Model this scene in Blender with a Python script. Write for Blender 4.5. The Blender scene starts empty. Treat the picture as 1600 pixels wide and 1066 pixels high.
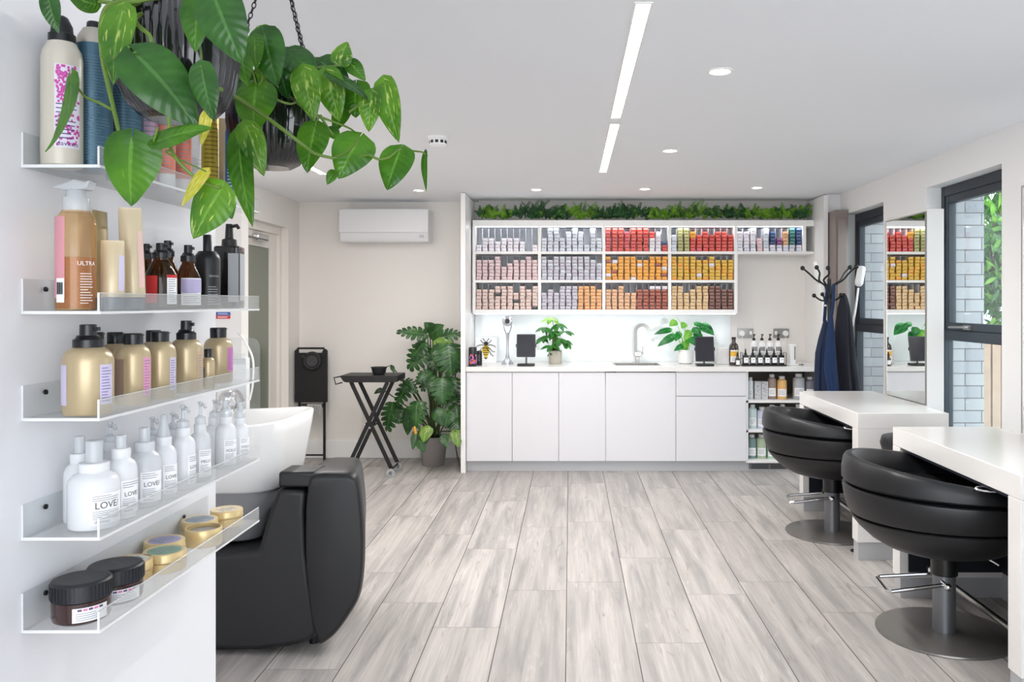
import bpy, math, random
from mathutils import Vector, Matrix
PI = math.pi
S = bpy.context.scene
C = S.collection
F, H, CX, CY = 1300.0, 1.45, 891.0, 474.0      # focal length in pixels, eye height, vanishing point of the room's depth lines
def at(x, y, Y):                                # the point at distance Y seen at a pixel of the photograph
    return Vector(((x-CX)/F*Y, Y, H-(y-CY)/F*Y))
def xat(x, Y): return (x-CX)/F*Y
def zat(y, Y): return H-(y-CY)/F*Y

# ------------------------------------------------------------------ mesh builder
class MB:
    def __init__(s): s.v = []; s.f = []; s.m = []; s.uv = []
    def add(s, vs, fs, mi=0, uv=None):
        o = len(s.v)
        s.v += [tuple(v) for v in vs]
        for f in fs:
            s.f.append(tuple(i+o for i in f)); s.m.append(mi)
            s.uv.append([uv[i] for i in f] if uv else None)
        return s
    def box(s, x0, y0, z0, x1, y1, z1, mi=0, R=None, o=(0, 0, 0)):
        x0, x1 = min(x0, x1), max(x0, x1); y0, y1 = min(y0, y1), max(y0, y1); z0, z1 = min(z0, z1), max(z0, z1)
        vs = [Vector(p) for p in ((x0,y0,z0),(x1,y0,z0),(x1,y1,z0),(x0,y1,z0),(x0,y0,z1),(x1,y0,z1),(x1,y1,z1),(x0,y1,z1))]
        if R: vs = [R @ v + Vector(o) for v in vs]
        return s.add(vs, [(0,3,2,1),(4,5,6,7),(0,1,5,4),(1,2,6,5),(2,3,7,6),(3,0,4,7)], mi)
    def lathe(s, prof, c=(0, 0, 0), n=24, sx=1, sy=1, mi=0, M=None):
        vs, fs = [], []
        for r, z in prof:
            for i in range(n):
                a = 2*PI*i/n
                p = Vector((r*math.cos(a)*sx, r*math.sin(a)*sy, z))
                vs.append((M @ p if M else p) + Vector(c))
        for k in range(len(prof)-1):
            for i in range(n):
                j = (i+1) % n
                fs.append((k*n+i, k*n+j, (k+1)*n+j, (k+1)*n+i))
        fs.append(tuple(range(n))[::-1]); fs.append(tuple((len(prof)-1)*n+i for i in range(n)))
        return s.add(vs, fs, mi)
    def loft(s, rings, cap=True, mi=0, closed=False):
        n = len(rings[0]); vs = [p for r in rings for p in r]; fs = []
        K = len(rings)
        for k in range(K if closed else K-1):
            k2 = (k+1) % K
            for i in range(n):
                j = (i+1) % n
                fs.append((k*n+i, k*n+j, k2*n+j, k2*n+i))
        if cap and not closed:
            fs.append(tuple(range(n))[::-1]); fs.append(tuple((K-1)*n+i for i in range(n)))
        return s.add(vs, fs, mi)
    def tube(s, path, r, n=8, mi=0, closed=False):
        P = [Vector(p) for p in path]; K = len(P)
        rs = r if isinstance(r, (list, tuple)) else [r]*K
        t0 = (P[1]-P[0]).normalized()
        u = t0.orthogonal().normalized(); rings = []
        for k in range(K):
            if closed: t = P[(k+1) % K]-P[k-1]
            else: t = P[min(k+1, K-1)]-P[max(k-1, 0)]
            t = t.normalized()
            u = (u-t*u.dot(t)).normalized(); w = t.cross(u)
            rings.append([P[k]+(u*math.cos(2*PI*i/n)+w*math.sin(2*PI*i/n))*rs[k] for i in range(n)])
        return s.loft(rings, True, mi, closed)
    def cyl(s, p0, p1, r, n=16, mi=0): return s.tube([p0, p1], r, n, mi)
    def prism(s, pts, fn, d0, d1, mi=0):        # outline in two dimensions, pushed from d0 to d1; fn(a, b, d) -> point
        n = len(pts)
        vs = [fn(a, b, d0) for a, b in pts]+[fn(a, b, d1) for a, b in pts]
        fs = [tuple(range(n))[::-1], tuple(range(n, 2*n))]+[(i, (i+1) % n, n+(i+1) % n, n+i) for i in range(n)]
        return s.add(vs, fs, mi)
    def ball(s, c, r, n=12, sz=1, mi=0):
        k = max(5, n//2)
        return s.lathe([(max(r*math.sin(PI*i/k), 1e-4), -r*sz*math.cos(PI*i/k)) for i in range(k+1)], c, n, mi=mi)
    def patch(s, r, az, ha, z0, z1, c=(0, 0, 0), n=10, mi=0, th=.0004):   # a label wrapped round a bottle
        vs, fs = [], []
        for i in range(n+1):
            a = az-ha+2*ha*i/n
            for rr, z in ((r+th, z0), (r+th, z1)):
                vs.append((c[0]+rr*math.cos(a), c[1]+rr*math.sin(a), c[2]+z))
        for i in range(n): fs.append((2*i, 2*i+2, 2*i+3, 2*i+1))
        return s.add(vs, fs, mi)
    def build(s, name, mat, parent=None, bevel=0, loc=(0, 0, 0), sharp=.6, seg=2, sub=0, flat=False):
        me = bpy.data.meshes.new(name)
        me.from_pydata(s.v, [], s.f)
        for m in (mat if isinstance(mat, (list, tuple)) else [mat]): me.materials.append(m)
        me.polygons.foreach_set('material_index', s.m)
        if any(u for u in s.uv):
            L = me.uv_layers.new(name='UVMap'); k = 0
            for u, f in zip(s.uv, s.f):
                for i in range(len(f)):
                    L.data[k].uv = u[i] if u else (0, 0); k += 1
        me.validate()
        if not flat:
            me.polygons.foreach_set('use_smooth', [True]*len(me.polygons))
            try: me.set_sharp_from_angle(angle=sharp)
            except Exception: pass
        me.update()
        o = bpy.data.objects.new(name, me); C.objects.link(o); o.location = loc
        if parent: o.parent = parent
        if bevel:
            b = o.modifiers.new('soft', 'BEVEL'); b.width = bevel; b.segments = seg; b.limit_method = 'ANGLE'; b.angle_limit = .6
        if sub:
            b = o.modifiers.new('sub', 'SUBSURF'); b.levels = b.render_levels = sub
        return o
def tag(o, label, cat, group=None, kind=None):
    o['label'] = label; o['category'] = cat
    if group: o['group'] = group
    if kind: o['kind'] = kind
    return o
def thing(name, label, cat, loc=(0, 0, 0), rz=0, group=None):
    o = bpy.data.objects.new(name, None); C.objects.link(o)
    o.location = loc; o.rotation_euler = (0, 0, rz); o.empty_display_size = .05
    return tag(o, label, cat, group)
def struct(o): o['kind'] = 'structure'; return o
def structure_root(name, loc=(0, 0, 0)):
    o = bpy.data.objects.new(name, None); C.objects.link(o); o.location = loc; o['kind'] = 'structure'; return o
KIDS = {}
def dup(root, loc, rz=None, label=None, group=None):
    r = root.copy(); C.objects.link(r); r.location = loc
    if rz is not None: r.rotation_euler = (0, 0, rz)
    if label: r['label'] = label
    if group: r['group'] = group
    for ch in [o for o in C.objects if o.parent == root]:
        c = ch.copy(); C.objects.link(c); c.parent = r
        for g in [o for o in C.objects if o.parent == ch]:
            d = g.copy(); C.objects.link(d); d.parent = c
    return r
def bez(pts, n=10):                              # smooth curve through points
    P = [Vector(p) for p in pts]; out = []
    for i in range(len(P)-1):
        a, b, c, d = P[max(i-1, 0)], P[i], P[i+1], P[min(i+2, len(P)-1)]
        for k in range(n):
            t = k/n
            out.append(.5*((2*b)+(-a+c)*t+(2*a-5*b+4*c-d)*t*t+(-a+3*b-3*c+d)*t**3))
    return out+[P[-1]]
def rrect(x0, y0, x1, y1, r, n=5):
    out = []
    for cx, cy, a0 in ((x1-r, y0+r, -PI/2), (x1-r, y1-r, 0), (x0+r, y1-r, PI/2), (x0+r, y0+r, PI)):
        for i in range(n+1):
            a = a0+PI/2*i/n; out.append((cx+r*math.cos(a), cy+r*math.sin(a)))
    return out
XZ = lambda a, b, d: (a, d, b)
YZ = lambda a, b, d: (d, a, b)
XY = lambda a, b, d: (a, b, d)
def text_mesh(txt, size, sx=1.0):                # flat lettering as (points, faces) centred on its width
    cu = bpy.data.curves.new('lettering', 'FONT'); cu.body = txt; cu.size = size; cu.align_x = 'CENTER'; cu.resolution_u = 3
    o = bpy.data.objects.new('lettering', cu); C.objects.link(o)
    dg = bpy.context.evaluated_depsgraph_get(); dg.update()
    me = o.evaluated_get(dg).to_mesh()
    vs = [(v.co.x*sx, v.co.y) for v in me.vertices]; fs = [tuple(p.vertices) for p in me.polygons]
    o.evaluated_get(dg).to_mesh_clear()
    bpy.data.objects.remove(o); bpy.data.curves.remove(cu)
    return vs, fs
def wrap_text(mb, txt, size, r, az, z, c=(0, 0, 0), sx=1.0, mi=0):
    vs, fs = text_mesh(txt, size, sx)
    return mb.add([(c[0]+(r+.0009)*math.cos(az+x/r), c[1]+(r+.0009)*math.sin(az+x/r), c[2]+z+y) for x, y in vs], fs, mi)
def fine_print(mb, r, az, ha, z0, z1, rows, seed, c=(0, 0, 0), mi=0):
    rnd = random.Random(seed); dz = (z1-z0)/rows
    for k in range(rows):
        z = z1-dz*(k+.5); e = az-ha+2*ha*rnd.uniform(.55, 1)
        mb.patch(r, (az-ha+e)/2, (e-az+ha)/2, z-dz*.12, z+dz*.12, c, 6, mi, .0009)
    return mb

# ------------------------------------------------------------------ materials
def lin(c):
    return tuple(((x/255)/12.92 if x/255 <= .04045 else ((x/255+.055)/1.055)**2.4) for x in c)+(1,)
MATS = {}
def nd(nt, t, **kw):
    n = nt.nodes.new(t)
    for k, v in kw.items(): setattr(n, k, v)
    return n
def M(name, col, rough=.5, metal=0, spec=.5, coat=0, noise=0, nscale=20, bump=0, bscale=200, emit=0, trans=0, sheen=0, sss=0):
    if name in MATS: return MATS[name]
    m = bpy.data.materials.new(name); m.use_nodes = True; nt = m.node_tree; b = nt.nodes['Principled BSDF']
    b.inputs['Base Color'].default_value = lin(col); b.inputs['Roughness'].default_value = rough; b.inputs['Metallic'].default_value = metal
    b.inputs['Specular IOR Level'].default_value = spec; b.inputs['Coat Weight'].default_value = coat
    b.inputs['Transmission Weight'].default_value = trans; b.inputs['Sheen Weight'].default_value = sheen
    if sss: b.inputs['Subsurface Weight'].default_value = sss; b.inputs['Subsurface Radius'].default_value = (.01, .01, .01)
    if emit: b.inputs['Emission Color'].default_value = lin(col); b.inputs['Emission Strength'].default_value = emit
    if noise or bump:
        tc = nd(nt, 'ShaderNodeTexCoord')
    if noise:
        n = nd(nt, 'ShaderNodeTexNoise'); n.inputs['Scale'].default_value = nscale; n.inputs['Detail'].default_value = 5
        nt.links.new(tc.outputs['Object'], n.inputs['Vector'])
        mx = nd(nt, 'ShaderNodeMix', data_type='RGBA')
        l = lin(col); mx.inputs[6].default_value = tuple(x*(1-noise) for x in l[:3])+(1,); mx.inputs[7].default_value = tuple(min(1, x*(1+noise)) for x in l[:3])+(1,)
        nt.links.new(n.outputs['Fac'], mx.inputs[0]); nt.links.new(mx.outputs[2], b.inputs['Base Color'])
    if bump:
        n = nd(nt, 'ShaderNodeTexNoise'); n.inputs['Scale'].default_value = bscale; n.inputs['Detail'].default_value = 3
        nt.links.new(tc.outputs['Object'], n.inputs['Vector'])
        bp = nd(nt, 'ShaderNodeBump'); bp.inputs['Strength'].default_value = bump; bp.inputs['Distance'].default_value = .002
        nt.links.new(n.outputs['Fac'], bp.inputs['Height']); nt.links.new(bp.outputs['Normal'], b.inputs['Normal'])
    MATS[name] = m; return m
def glassy(name, col, clear=.8, rough=.03, body=None):   # see-through sheet: tinted transparency, some body colour, surface shine
    if name in MATS: return MATS[name]
    m = bpy.data.materials.new(name); m.use_nodes = True; nt = m.node_tree
    for n in list(nt.nodes): nt.nodes.remove(n)
    out = nd(nt, 'ShaderNodeOutputMaterial'); tr = nd(nt, 'ShaderNodeBsdfTransparent'); df = nd(nt, 'ShaderNodeBsdfDiffuse')
    gl = nd(nt, 'ShaderNodeBsdfGlossy'); lw = nd(nt, 'ShaderNodeLayerWeight'); pw = nd(nt, 'ShaderNodeMath', operation='POWER'); fr = nd(nt, 'ShaderNodeMath', operation='MULTIPLY_ADD'); m1 = nd(nt, 'ShaderNodeMixShader'); m2 = nd(nt, 'ShaderNodeMixShader')
    tr.inputs['Color'].default_value = lin(col); df.inputs['Color'].default_value = lin(body or col)
    gl.inputs['Roughness'].default_value = rough; nt.links.new(lw.outputs['Facing'], pw.inputs[0]); pw.inputs[1].default_value = 5; nt.links.new(pw.outputs[0], fr.inputs[0]); fr.inputs[1].default_value = .6; fr.inputs[2].default_value = .035
    m1.inputs[0].default_value = clear
    nt.links.new(df.outputs[0], m1.inputs[1]); nt.links.new(tr.outputs[0], m1.inputs[2])
    nt.links.new(fr.outputs[0], m2.inputs[0]); nt.links.new(m1.outputs[0], m2.inputs[1]); nt.links.new(gl.outputs[0], m2.inputs[2])
    nt.links.new(m2.outputs[0], out.inputs['Surface'])
    MATS[name] = m; return m
def leaf_mat(name, dark, light, vari=None, amount=.35, trans=.3, rough=.3):
    if name in MATS: return MATS[name]
    m = bpy.data.materials.new(name); m.use_nodes = True; nt = m.node_tree; b = nt.nodes['Principled BSDF']; out = nt.nodes['Material Output']
    L = nt.links.new
    tc = nd(nt, 'ShaderNodeTexCoord'); uv = nd(nt, 'ShaderNodeSeparateXYZ'); L(tc.outputs['UV'], uv.inputs[0])
    n = nd(nt, 'ShaderNodeTexNoise'); n.inputs['Scale'].default_value = 14; n.inputs['Detail'].default_value = 4; L(tc.outputs['Object'], n.inputs['Vector'])
    mx = nd(nt, 'ShaderNodeMix', data_type='RGBA'); mx.inputs[6].default_value = lin(dark); mx.inputs[7].default_value = lin(light)
    r = nd(nt, 'ShaderNodeMapRange'); r.inputs[1].default_value = .35; r.inputs[2].default_value = .65; L(n.outputs['Fac'], r.inputs[0]); L(r.outputs[0], mx.inputs[0])
    col = mx.outputs[2]
    if vari:
        mp = nd(nt, 'ShaderNodeMapping'); mp.inputs['Scale'].default_value = (3.0, 9.0, 1); L(tc.outputs['UV'], mp.inputs[0])
        n2 = nd(nt, 'ShaderNodeTexNoise'); n2.inputs['Scale'].default_value = 1.3; n2.inputs['Detail'].default_value = 5; L(mp.outputs[0], n2.inputs['Vector'])
        ad = nd(nt, 'ShaderNodeVectorMath'); L(mp.outputs[0], ad.inputs[0]); L(tc.outputs['Object'], ad.inputs[1]); L(ad.outputs[0], n2.inputs['Vector'])
        r2 = nd(nt, 'ShaderNodeMapRange'); r2.inputs[1].default_value = 1-amount-.04-.1; r2.inputs[2].default_value = 1-amount+.04-.1; L(n2.outputs['Fac'], r2.inputs[0])
        m3 = nd(nt, 'ShaderNodeMix', data_type='RGBA'); L(r2.outputs[0], m3.inputs[0]); L(col, m3.inputs[6]); m3.inputs[7].default_value = lin(vari); col = m3.outputs[2]
    ab = nd(nt, 'ShaderNodeMath', operation='ABSOLUTE'); L(uv.outputs[1], ab.inputs[0])          # pale midrib where v is near 0
    lt = nd(nt, 'ShaderNodeMath', operation='LESS_THAN'); L(ab.outputs[0], lt.inputs[0]); lt.inputs[1].default_value = .035
    m4 = nd(nt, 'ShaderNodeMix', data_type='RGBA'); sc = nd(nt, 'ShaderNodeMath', operation='MULTIPLY'); L(lt.outputs[0], sc.inputs[0]); sc.inputs[1].default_value = .28
    L(sc.outputs[0], m4.inputs[0]); L(col, m4.inputs[6]); m4.inputs[7].default_value = lin(tuple(min(255, c+60) for c in light)); col = m4.outputs[2]
    L(col, b.inputs['Base Color']); b.inputs['Roughness'].default_value = rough
    # side veins
    wv = nd(nt, 'ShaderNodeMath', operation='MULTIPLY_ADD'); L(ab.outputs[0], wv.inputs[0]); wv.inputs[1].default_value = -.35; L(uv.outputs[0], wv.inputs[2])
    s1 = nd(nt, 'ShaderNodeMath', operation='MULTIPLY'); L(wv.outputs[0], s1.inputs[0]); s1.inputs[1].default_value = 55
    s2 = nd(nt, 'ShaderNodeMath', operation='SINE'); L(s1.outputs[0], s2.inputs[0])
    bp = nd(nt, 'ShaderNodeBump'); bp.inputs['Strength'].default_value = .18; bp.inputs['Distance'].default_value = .002; L(s2.outputs[0], bp.inputs['Height']); L(bp.outputs[0], b.inputs['Normal'])
    t = nd(nt, 'ShaderNodeBsdfTranslucent'); L(col, t.inputs['Color']); ms = nd(nt, 'ShaderNodeMixShader'); ms.inputs[0].default_value = trans
    L(b.outputs[0], ms.inputs[1]); L(t.outputs[0], ms.inputs[2]); L(ms.outputs[0], out.inputs['Surface'])
    MATS[name] = m; return m

white = M('white paint', (240, 240, 240), .55, bump=.03, bscale=300)
ceilw = M('ceiling paint', (240, 243, 248), .7)
creamw = M('warm white paint', (235, 231, 227), .55)
gloss = M('white gloss laminate', (225, 225, 230), .25)
corian = M('white solid surface', (233, 231, 229), .2)
shelfw = M('shelf white', (240, 239, 238), .35)
plinthm = M('brushed plinth', (188, 189, 192), .4, .3)
blk = M('black plastic', (13, 14, 16), .35)
blkm = M('matt black metal', (19, 19, 22), .5, bump=.05)
leather = M('black leather', (21, 22, 25), .42, bump=.12, bscale=420)
chrome = M('chrome', (225, 226, 228), .08, 1)
steel = M('brushed steel', (175, 172, 168), .3, 1)
greym = M('grey metal', (128, 130, 134), .4, .7)
anth = M('anthracite frame', (34, 43, 54), .4)
acry = glassy('clear acrylic', (253, 254, 254), .95, .03, (250, 251, 252))
acre = M('acrylic edge', (235, 237, 238), .2, coat=.5)
acrf = glassy('acrylic lip', (250, 251, 251), .84, .05, (246, 247, 248))
wink = M('print ink', (60, 60, 66), .6)
paper = M('label paper', (244, 244, 246), .5)
navy = M('navy laminate', (26, 30, 40), .35)

# ------------------------------------------------------------------ leaves
def heart(mb, P0, P1, w, n=(0, -1, 0), droop=.12, fold=.12, lobe=.16, twist=0, mi=0, nu=11, nv=8, point=1.0, wavy=.02, seed=0):
    P0, P1, n = Vector(P0), Vector(P1), Vector(n).normalized()
    a = P1-P0; L = a.length; a.normalize()
    s = a.cross(n).normalized(); n = s.cross(a).normalized()
    R = Matrix.Rotation(twist, 3, a); s, n = R @ s, R @ n
    vs, uv, fs = [], [], []
    for i in range(nu+1):
        u = i/nu
        hw = (math.sin(PI*min(1, (u**.62)))**.75)*(1-.18*u) if 0 < u < 1 else 0
        hw = max(hw, .02 if i == 0 else 0)
        for j in range(nv+1):
            v = -1+2*j/nv
            back = lobe*L*(abs(v)**1.5)*max(0, 1-u*2.2)
            p = P0+a*(u*L-back)+s*(v*hw*w*.5)
            z = -droop*L*(u-.25)**2*2+fold*abs(v)*hw*w*.5+wavy*w*math.sin(7*u+3*v+seed)*abs(v)-.10*w*hw*v*v
            vs.append(p+n*z); uv.append((u, v*.5))
    for i in range(nu):
        for j in range(nv):
            k = i*(nv+1)+j
            fs.append((k, k+1, k+nv+2, k+nv+1))
    return mb.add(vs, fs, mi, uv)
def blade(mb, P0, P1, w, n=(0, -1, 0), droop=.1, mi=0, nu=5, wmax=.5):      # simple pointed leaf, two quads wide
    P0, P1, n = Vector(P0), Vector(P1), Vector(n).normalized()
    a = P1-P0; L = a.length
    if L < 1e-6: return mb
    a.normalize(); s = a.cross(n)
    s = s.normalized() if s.length > 1e-4 else a.orthogonal().normalized()
    n = s.cross(a)
    vs, uv, fs = [], [], []
    for i in range(nu+1):
        u = i/nu; hw = math.sin(PI*u**(.7 if wmax < .5 else 1))**.8 if 0 < i < nu else 0
        for v in (-1, 0, 1):
            vs.append(P0+a*u*L+s*v*hw*w*.5+n*(-droop*L*u*u+.15*abs(v)*hw*w*.5)); uv.append((u, v*.5))
    for i in range(nu):
        for j in range(2):
            k = i*3+j; fs.append((k, k+1, k+4, k+3))
    return mb.add(vs, fs, mi, uv)
def split_leaf(mb, P0, P1, w, n=(0, -1, 0), lobes=6, droop=.15, fold=.1, mi=0, seed=0):   # monstera leaf: deep slits between the lobes
    P0, P1, n = Vector(P0), Vector(P1), Vector(n).normalized(); rnd = random.Random(seed)
    a = P1-P0; L = a.length; a.normalize(); s = a.cross(n).normalized(); n = s.cross(a)
    def pt(u, v):          # v: -1..1 of the half width at u, swept towards the tip
        hw = math.sin(PI*min(1, max(0, u)**.6))**.7 if 0 < u < 1 else 0
        sweep = .10*L*abs(v)**1.5*(1-1.6*max(0, .45-u)*2)
        return P0+a*(u*L+sweep)+s*(v*hw*w*.5)+n*(-droop*L*(u-.3)**2*2+fold*abs(v)*w*.5-.28*w*v*v*.5)
    for sd in (-1, 1):
        for k in range(lobes):
            u0, u1 = k/lobes, (k+1)/lobes
            g = (u1-u0)*(.16+.1*rnd.random())*(1 if 0 < k else .3)
            ss = [.0, .3, .55, .8, 1.0]
            vs, uv, fs = [], [], []
            for q, t in enumerate(ss):
                sh = g*(0 if t < .35 else (t-.3)/.7)
                tip = .35*(u1-u0) if t == 1 else 0
                for e in (u0+sh+tip, (u0+u1)/2, u1-sh-tip):
                    e2 = min(max(e, .0), .999) if t else e
                    vs.append(pt(min(max(e2, .02), .985), sd*t)); uv.append((e, sd*t*.5))
            for q in range(len(ss)-1):
                for j in range(2):
                    i = q*3+j; fs.append((i, i+1, i+4, i+3) if sd > 0 else (i, i+3, i+4, i+1))
            mb.add(vs, fs, mi, uv)
    return mb
# ------------------------------------------------------------------ camera, sky, exposure
cam = bpy.data.cameras.new('camera'); co = bpy.data.objects.new('camera', cam); C.objects.link(co); S.camera = co
cam.sensor_width = 36; cam.lens = 36*F/1600; cam.shift_x = -(CX-800)/1600; cam.shift_y = (CY-533)/1600
co.location = (0, 0, H); co.rotation_euler = (PI/2, 0, 0); cam.clip_start = .05
S.view_settings.view_transform = 'Standard'; S.view_settings.look = 'None'; S.view_settings.gamma = 1; S.view_settings.use_curve_mapping = False
S.view_settings.exposure = .92
S.cycles.use_denoising = True; S.cycles.max_bounces = 10; S.cycles.diffuse_bounces = 6; S.cycles.transparent_max_bounces = 24
S.cycles.sample_clamp_indirect = 6; S.cycles.caustics_reflective = False; S.cycles.caustics_refractive = False
w = bpy.data.worlds.new('overcast sky'); S.world = w; w.use_nodes = True
w.node_tree.nodes['Background'].inputs[0].default_value = (.91, .955, 1, 1); w.node_tree.nodes['Background'].inputs[1].default_value = 2.9

# ------------------------------------------------------------------ floor of long tiles printed like pale wood
XL, XR, YB, ZC = -2.54, 2.36, 7.8, 2.40
fm = bpy.data.materials.new('pale wood tile'); fm.use_nodes = True; nt = fm.node_tree; b = nt.nodes['Principled BSDF']; LK = nt.links.new
at_ = nd(nt, 'ShaderNodeAttribute', attribute_name='plank'); sx = nd(nt, 'ShaderNodeSeparateXYZ'); LK(at_.outputs['Vector'], sx.inputs[0])
tc = nd(nt, 'ShaderNodeTexCoord'); off = nd(nt, 'ShaderNodeVectorMath', operation='SCALE'); LK(at_.outputs['Vector'], off.inputs[0]); off.inputs['Scale'].default_value = 37
ad = nd(nt, 'ShaderNodeVectorMath'); LK(tc.outputs['Object'], ad.inputs[0]); LK(off.outputs[0], ad.inputs[1])
def noise_xy(sx_, sy_, det, dist=0):
    mp = nd(nt, 'ShaderNodeMapping'); mp.inputs['Scale'].default_value = (sx_, sy_, 1); LK(ad.outputs[0], mp.inputs[0])
    n = nd(nt, 'ShaderNodeTexNoise'); n.inputs['Scale'].default_value = 1; n.inputs['Detail'].default_value = det; n.inputs['Distortion'].default_value = dist; LK(mp.outputs[0], n.inputs['Vector']); return n
def mixc(fac, a, bb):
    m = nd(nt, 'ShaderNodeMix', data_type='RGBA'); LK(fac, m.inputs[0])
    for sck, v in ((6, a), (7, bb)):
        if isinstance(v, tuple): m.inputs[sck].default_value = lin(v)
        else: LK(v, m.inputs[sck])
    return m.outputs[2]
def rng(v, a, bb, lo=0, hi=1):
    r = nd(nt, 'ShaderNodeMapRange'); LK(v, r.inputs[0]); r.inputs[1].default_value = a; r.inputs[2].default_value = bb; r.inputs[3].default_value = lo; r.inputs[4].default_value = hi; return r.outputs[0]
big = noise_xy(15, 1.1, 5, .5); fine = noise_xy(110, 2.4, 4, .5); knot = noise_xy(20, 2.4, 4, 2.2)
base = mixc(rng(sx.outputs[0], 0, 1), (176, 170, 166), (202, 196, 192))
c1 = mixc(rng(big.outputs['Fac'], .40, .68, 0, .9), base, (146, 143, 142))
c2 = mixc(rng(fine.outputs['Fac'], .38, .74, 0, .42), c1, (140, 136, 132))
c3 = mixc(rng(knot.outputs['Fac'], .60, .78, 0, .75), c2, (128, 122, 118))
c4 = mixc(rng(knot.outputs['Fac'], .22, .40, .35, 0), c3, (222, 218, 216))
LK(c4, b.inputs['Base Color']); b.inputs['Roughness'].default_value = .42; b.inputs['Specular IOR Level'].default_value = .45
bp = nd(nt, 'ShaderNodeBump'); bp.inputs['Strength'].default_value = .06; bp.inputs['Distance'].default_value = .001; LK(fine.outputs['Fac'], bp.inputs['Height']); LK(bp.outputs[0], b.inputs['Normal'])
grout = M('dark grout', (70, 64, 60), .8)
JO = {0: 4.329, 1: 3.55, 2: 4.143, 3: 4.33, 4: 3.90, 5: 4.25, -1: 4.2, -2: 3.721, -3: 4.028, -4: 4.48, -5: 4.27, -6: 3.8, -7: 4.5, -8: 4.1, -9: 3.6, 6: 3.7, 7: 4.4, 8: 4.0}
fl = MB(); rnd = random.Random(5); cols = []
fl.add([(-2.7, -3, -.002), (2.5, -3, -.002), (2.5, 8, -.002), (-2.7, 8, -.002)], [(0, 1, 2, 3)], 1); cols += [(0, 0, 0)]*4
for k in range(-9, 9):
    xa, xb = max(-2.69, -.018+.298*k+.0018), min(2.49, -.018+.298*(k+1)-.0018)
    if xb <= xa: continue
    y0 = JO[k]
    while y0 > -3: y0 -= 1.188
    while y0 < 8:
        ya, yb = max(y0, -3)+.0009, min(y0+1.188, 8)-.0009
        if yb > ya:
            fl.add([(xa, ya, 0), (xb, ya, 0), (xb, yb, 0), (xa, yb, 0)], [(0, 1, 2, 3)], 0)
            cols += [(rnd.random(), rnd.random(), rnd.random())]*4
        y0 += 1.188
floor = struct(fl.build('floor', [fm, grout], flat=True))
A = floor.data.color_attributes.new('plank', 'FLOAT_COLOR', 'POINT')
for i, c in enumerate(cols): A.data[i].color = c+(1,)

# ------------------------------------------------------------------ walls and ceiling
struct(MB().box(-2.9, -3, ZC, 2.9, 7.66, ZC+.12).box(-2.9, 7.66, ZC, -.86, YB+.1, ZC+.12).box(2.22, 7.66, ZC, 2.9, YB+.1, ZC+.12).box(-.9, 7.6, ZC+.12, 2.3, YB+.1, ZC+.2).build('ceiling', ceilw))
struct(MB().box(-2.9, YB, 0, 2.6, YB+.14, 2.6).build('wall_back', creamw))
struct(MB().box(2.24, 7.27, 0, XR, YB, ZC).build('wall_back_return', white))
# door wall: pier at the corner, bulkhead over the door, plain wall nearer
struct(MB().box(XL-.3, 7.50, 0, XL, YB, ZC).box(XL-.3, -3, 2.13, XL, 7.5, ZC).box(XL-.3, -3, 0, XL-.08, 6.25, 2.13).build('wall_left', creamw))
struct(MB().box(-2.84, 4.27, 0, xat(388, 4.36), 4.36, ZC).build('wall_partition', creamw))
d = structure_root('door_1', (XL-.08, 6.25, 0))      # door leaf with a frosted pane
dfr = M('door white', (232, 228, 222), .4); frost = M('frosted green glass', (116, 122, 108), .25, spec=.6)
def dl(y): return y-6.25
MB().box(-.1, 0, 0, .02, .10, 2.13).box(-.1, 1.19, 0, .02, 1.25, 2.13).box(-.1, .10, 2.06, .02, 1.19, 2.13).build('door_frame', dfr, d, .004)
MB().box(-.05, .10, 0, -.005, .19, 2.06).box(-.05, 1.03, 0, -.005, 1.19, 2.06).box(-.05, .19, 1.93, -.005, 1.03, 2.06).box(-.05, .19, 0, -.005, 1.03, .15).build('door_leaf', dfr, d, .003)
MB().box(-.04, .19, .15, -.02, 1.03, 1.93).build('pane', frost, d)
cl = MB().box(-.005, .62, 1.975, .05, .86, 2.03).build('closer', chrome, d, .012)
MB().box(.05, .22, 1.975, .062, .80, 1.99).build('closer_arm', greym, cl, .003)
struct(MB().box(XL+.002, 7.78, 0, -.94, YB, .17).build('baseboard_back', white, bevel=.006))
struct(MB().box(XL, 7.5, 0, XL+.015, 7.78, .17).build('baseboard_left', white, bevel=.004))
# display wall near the camera and its nearer edge strip
XW = -.805
dispw = M('display wall white', (238, 239, 243), .45)
struct(MB().box(-.95, -.6, 0, XW, 1.892, ZC).build('wall_display', dispw, bevel=.003))
struct(MB().box(-.94, -.6, 0, XW+.02, 1.13, ZC-.001).build('trim_1', white, bevel=.01))
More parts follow.
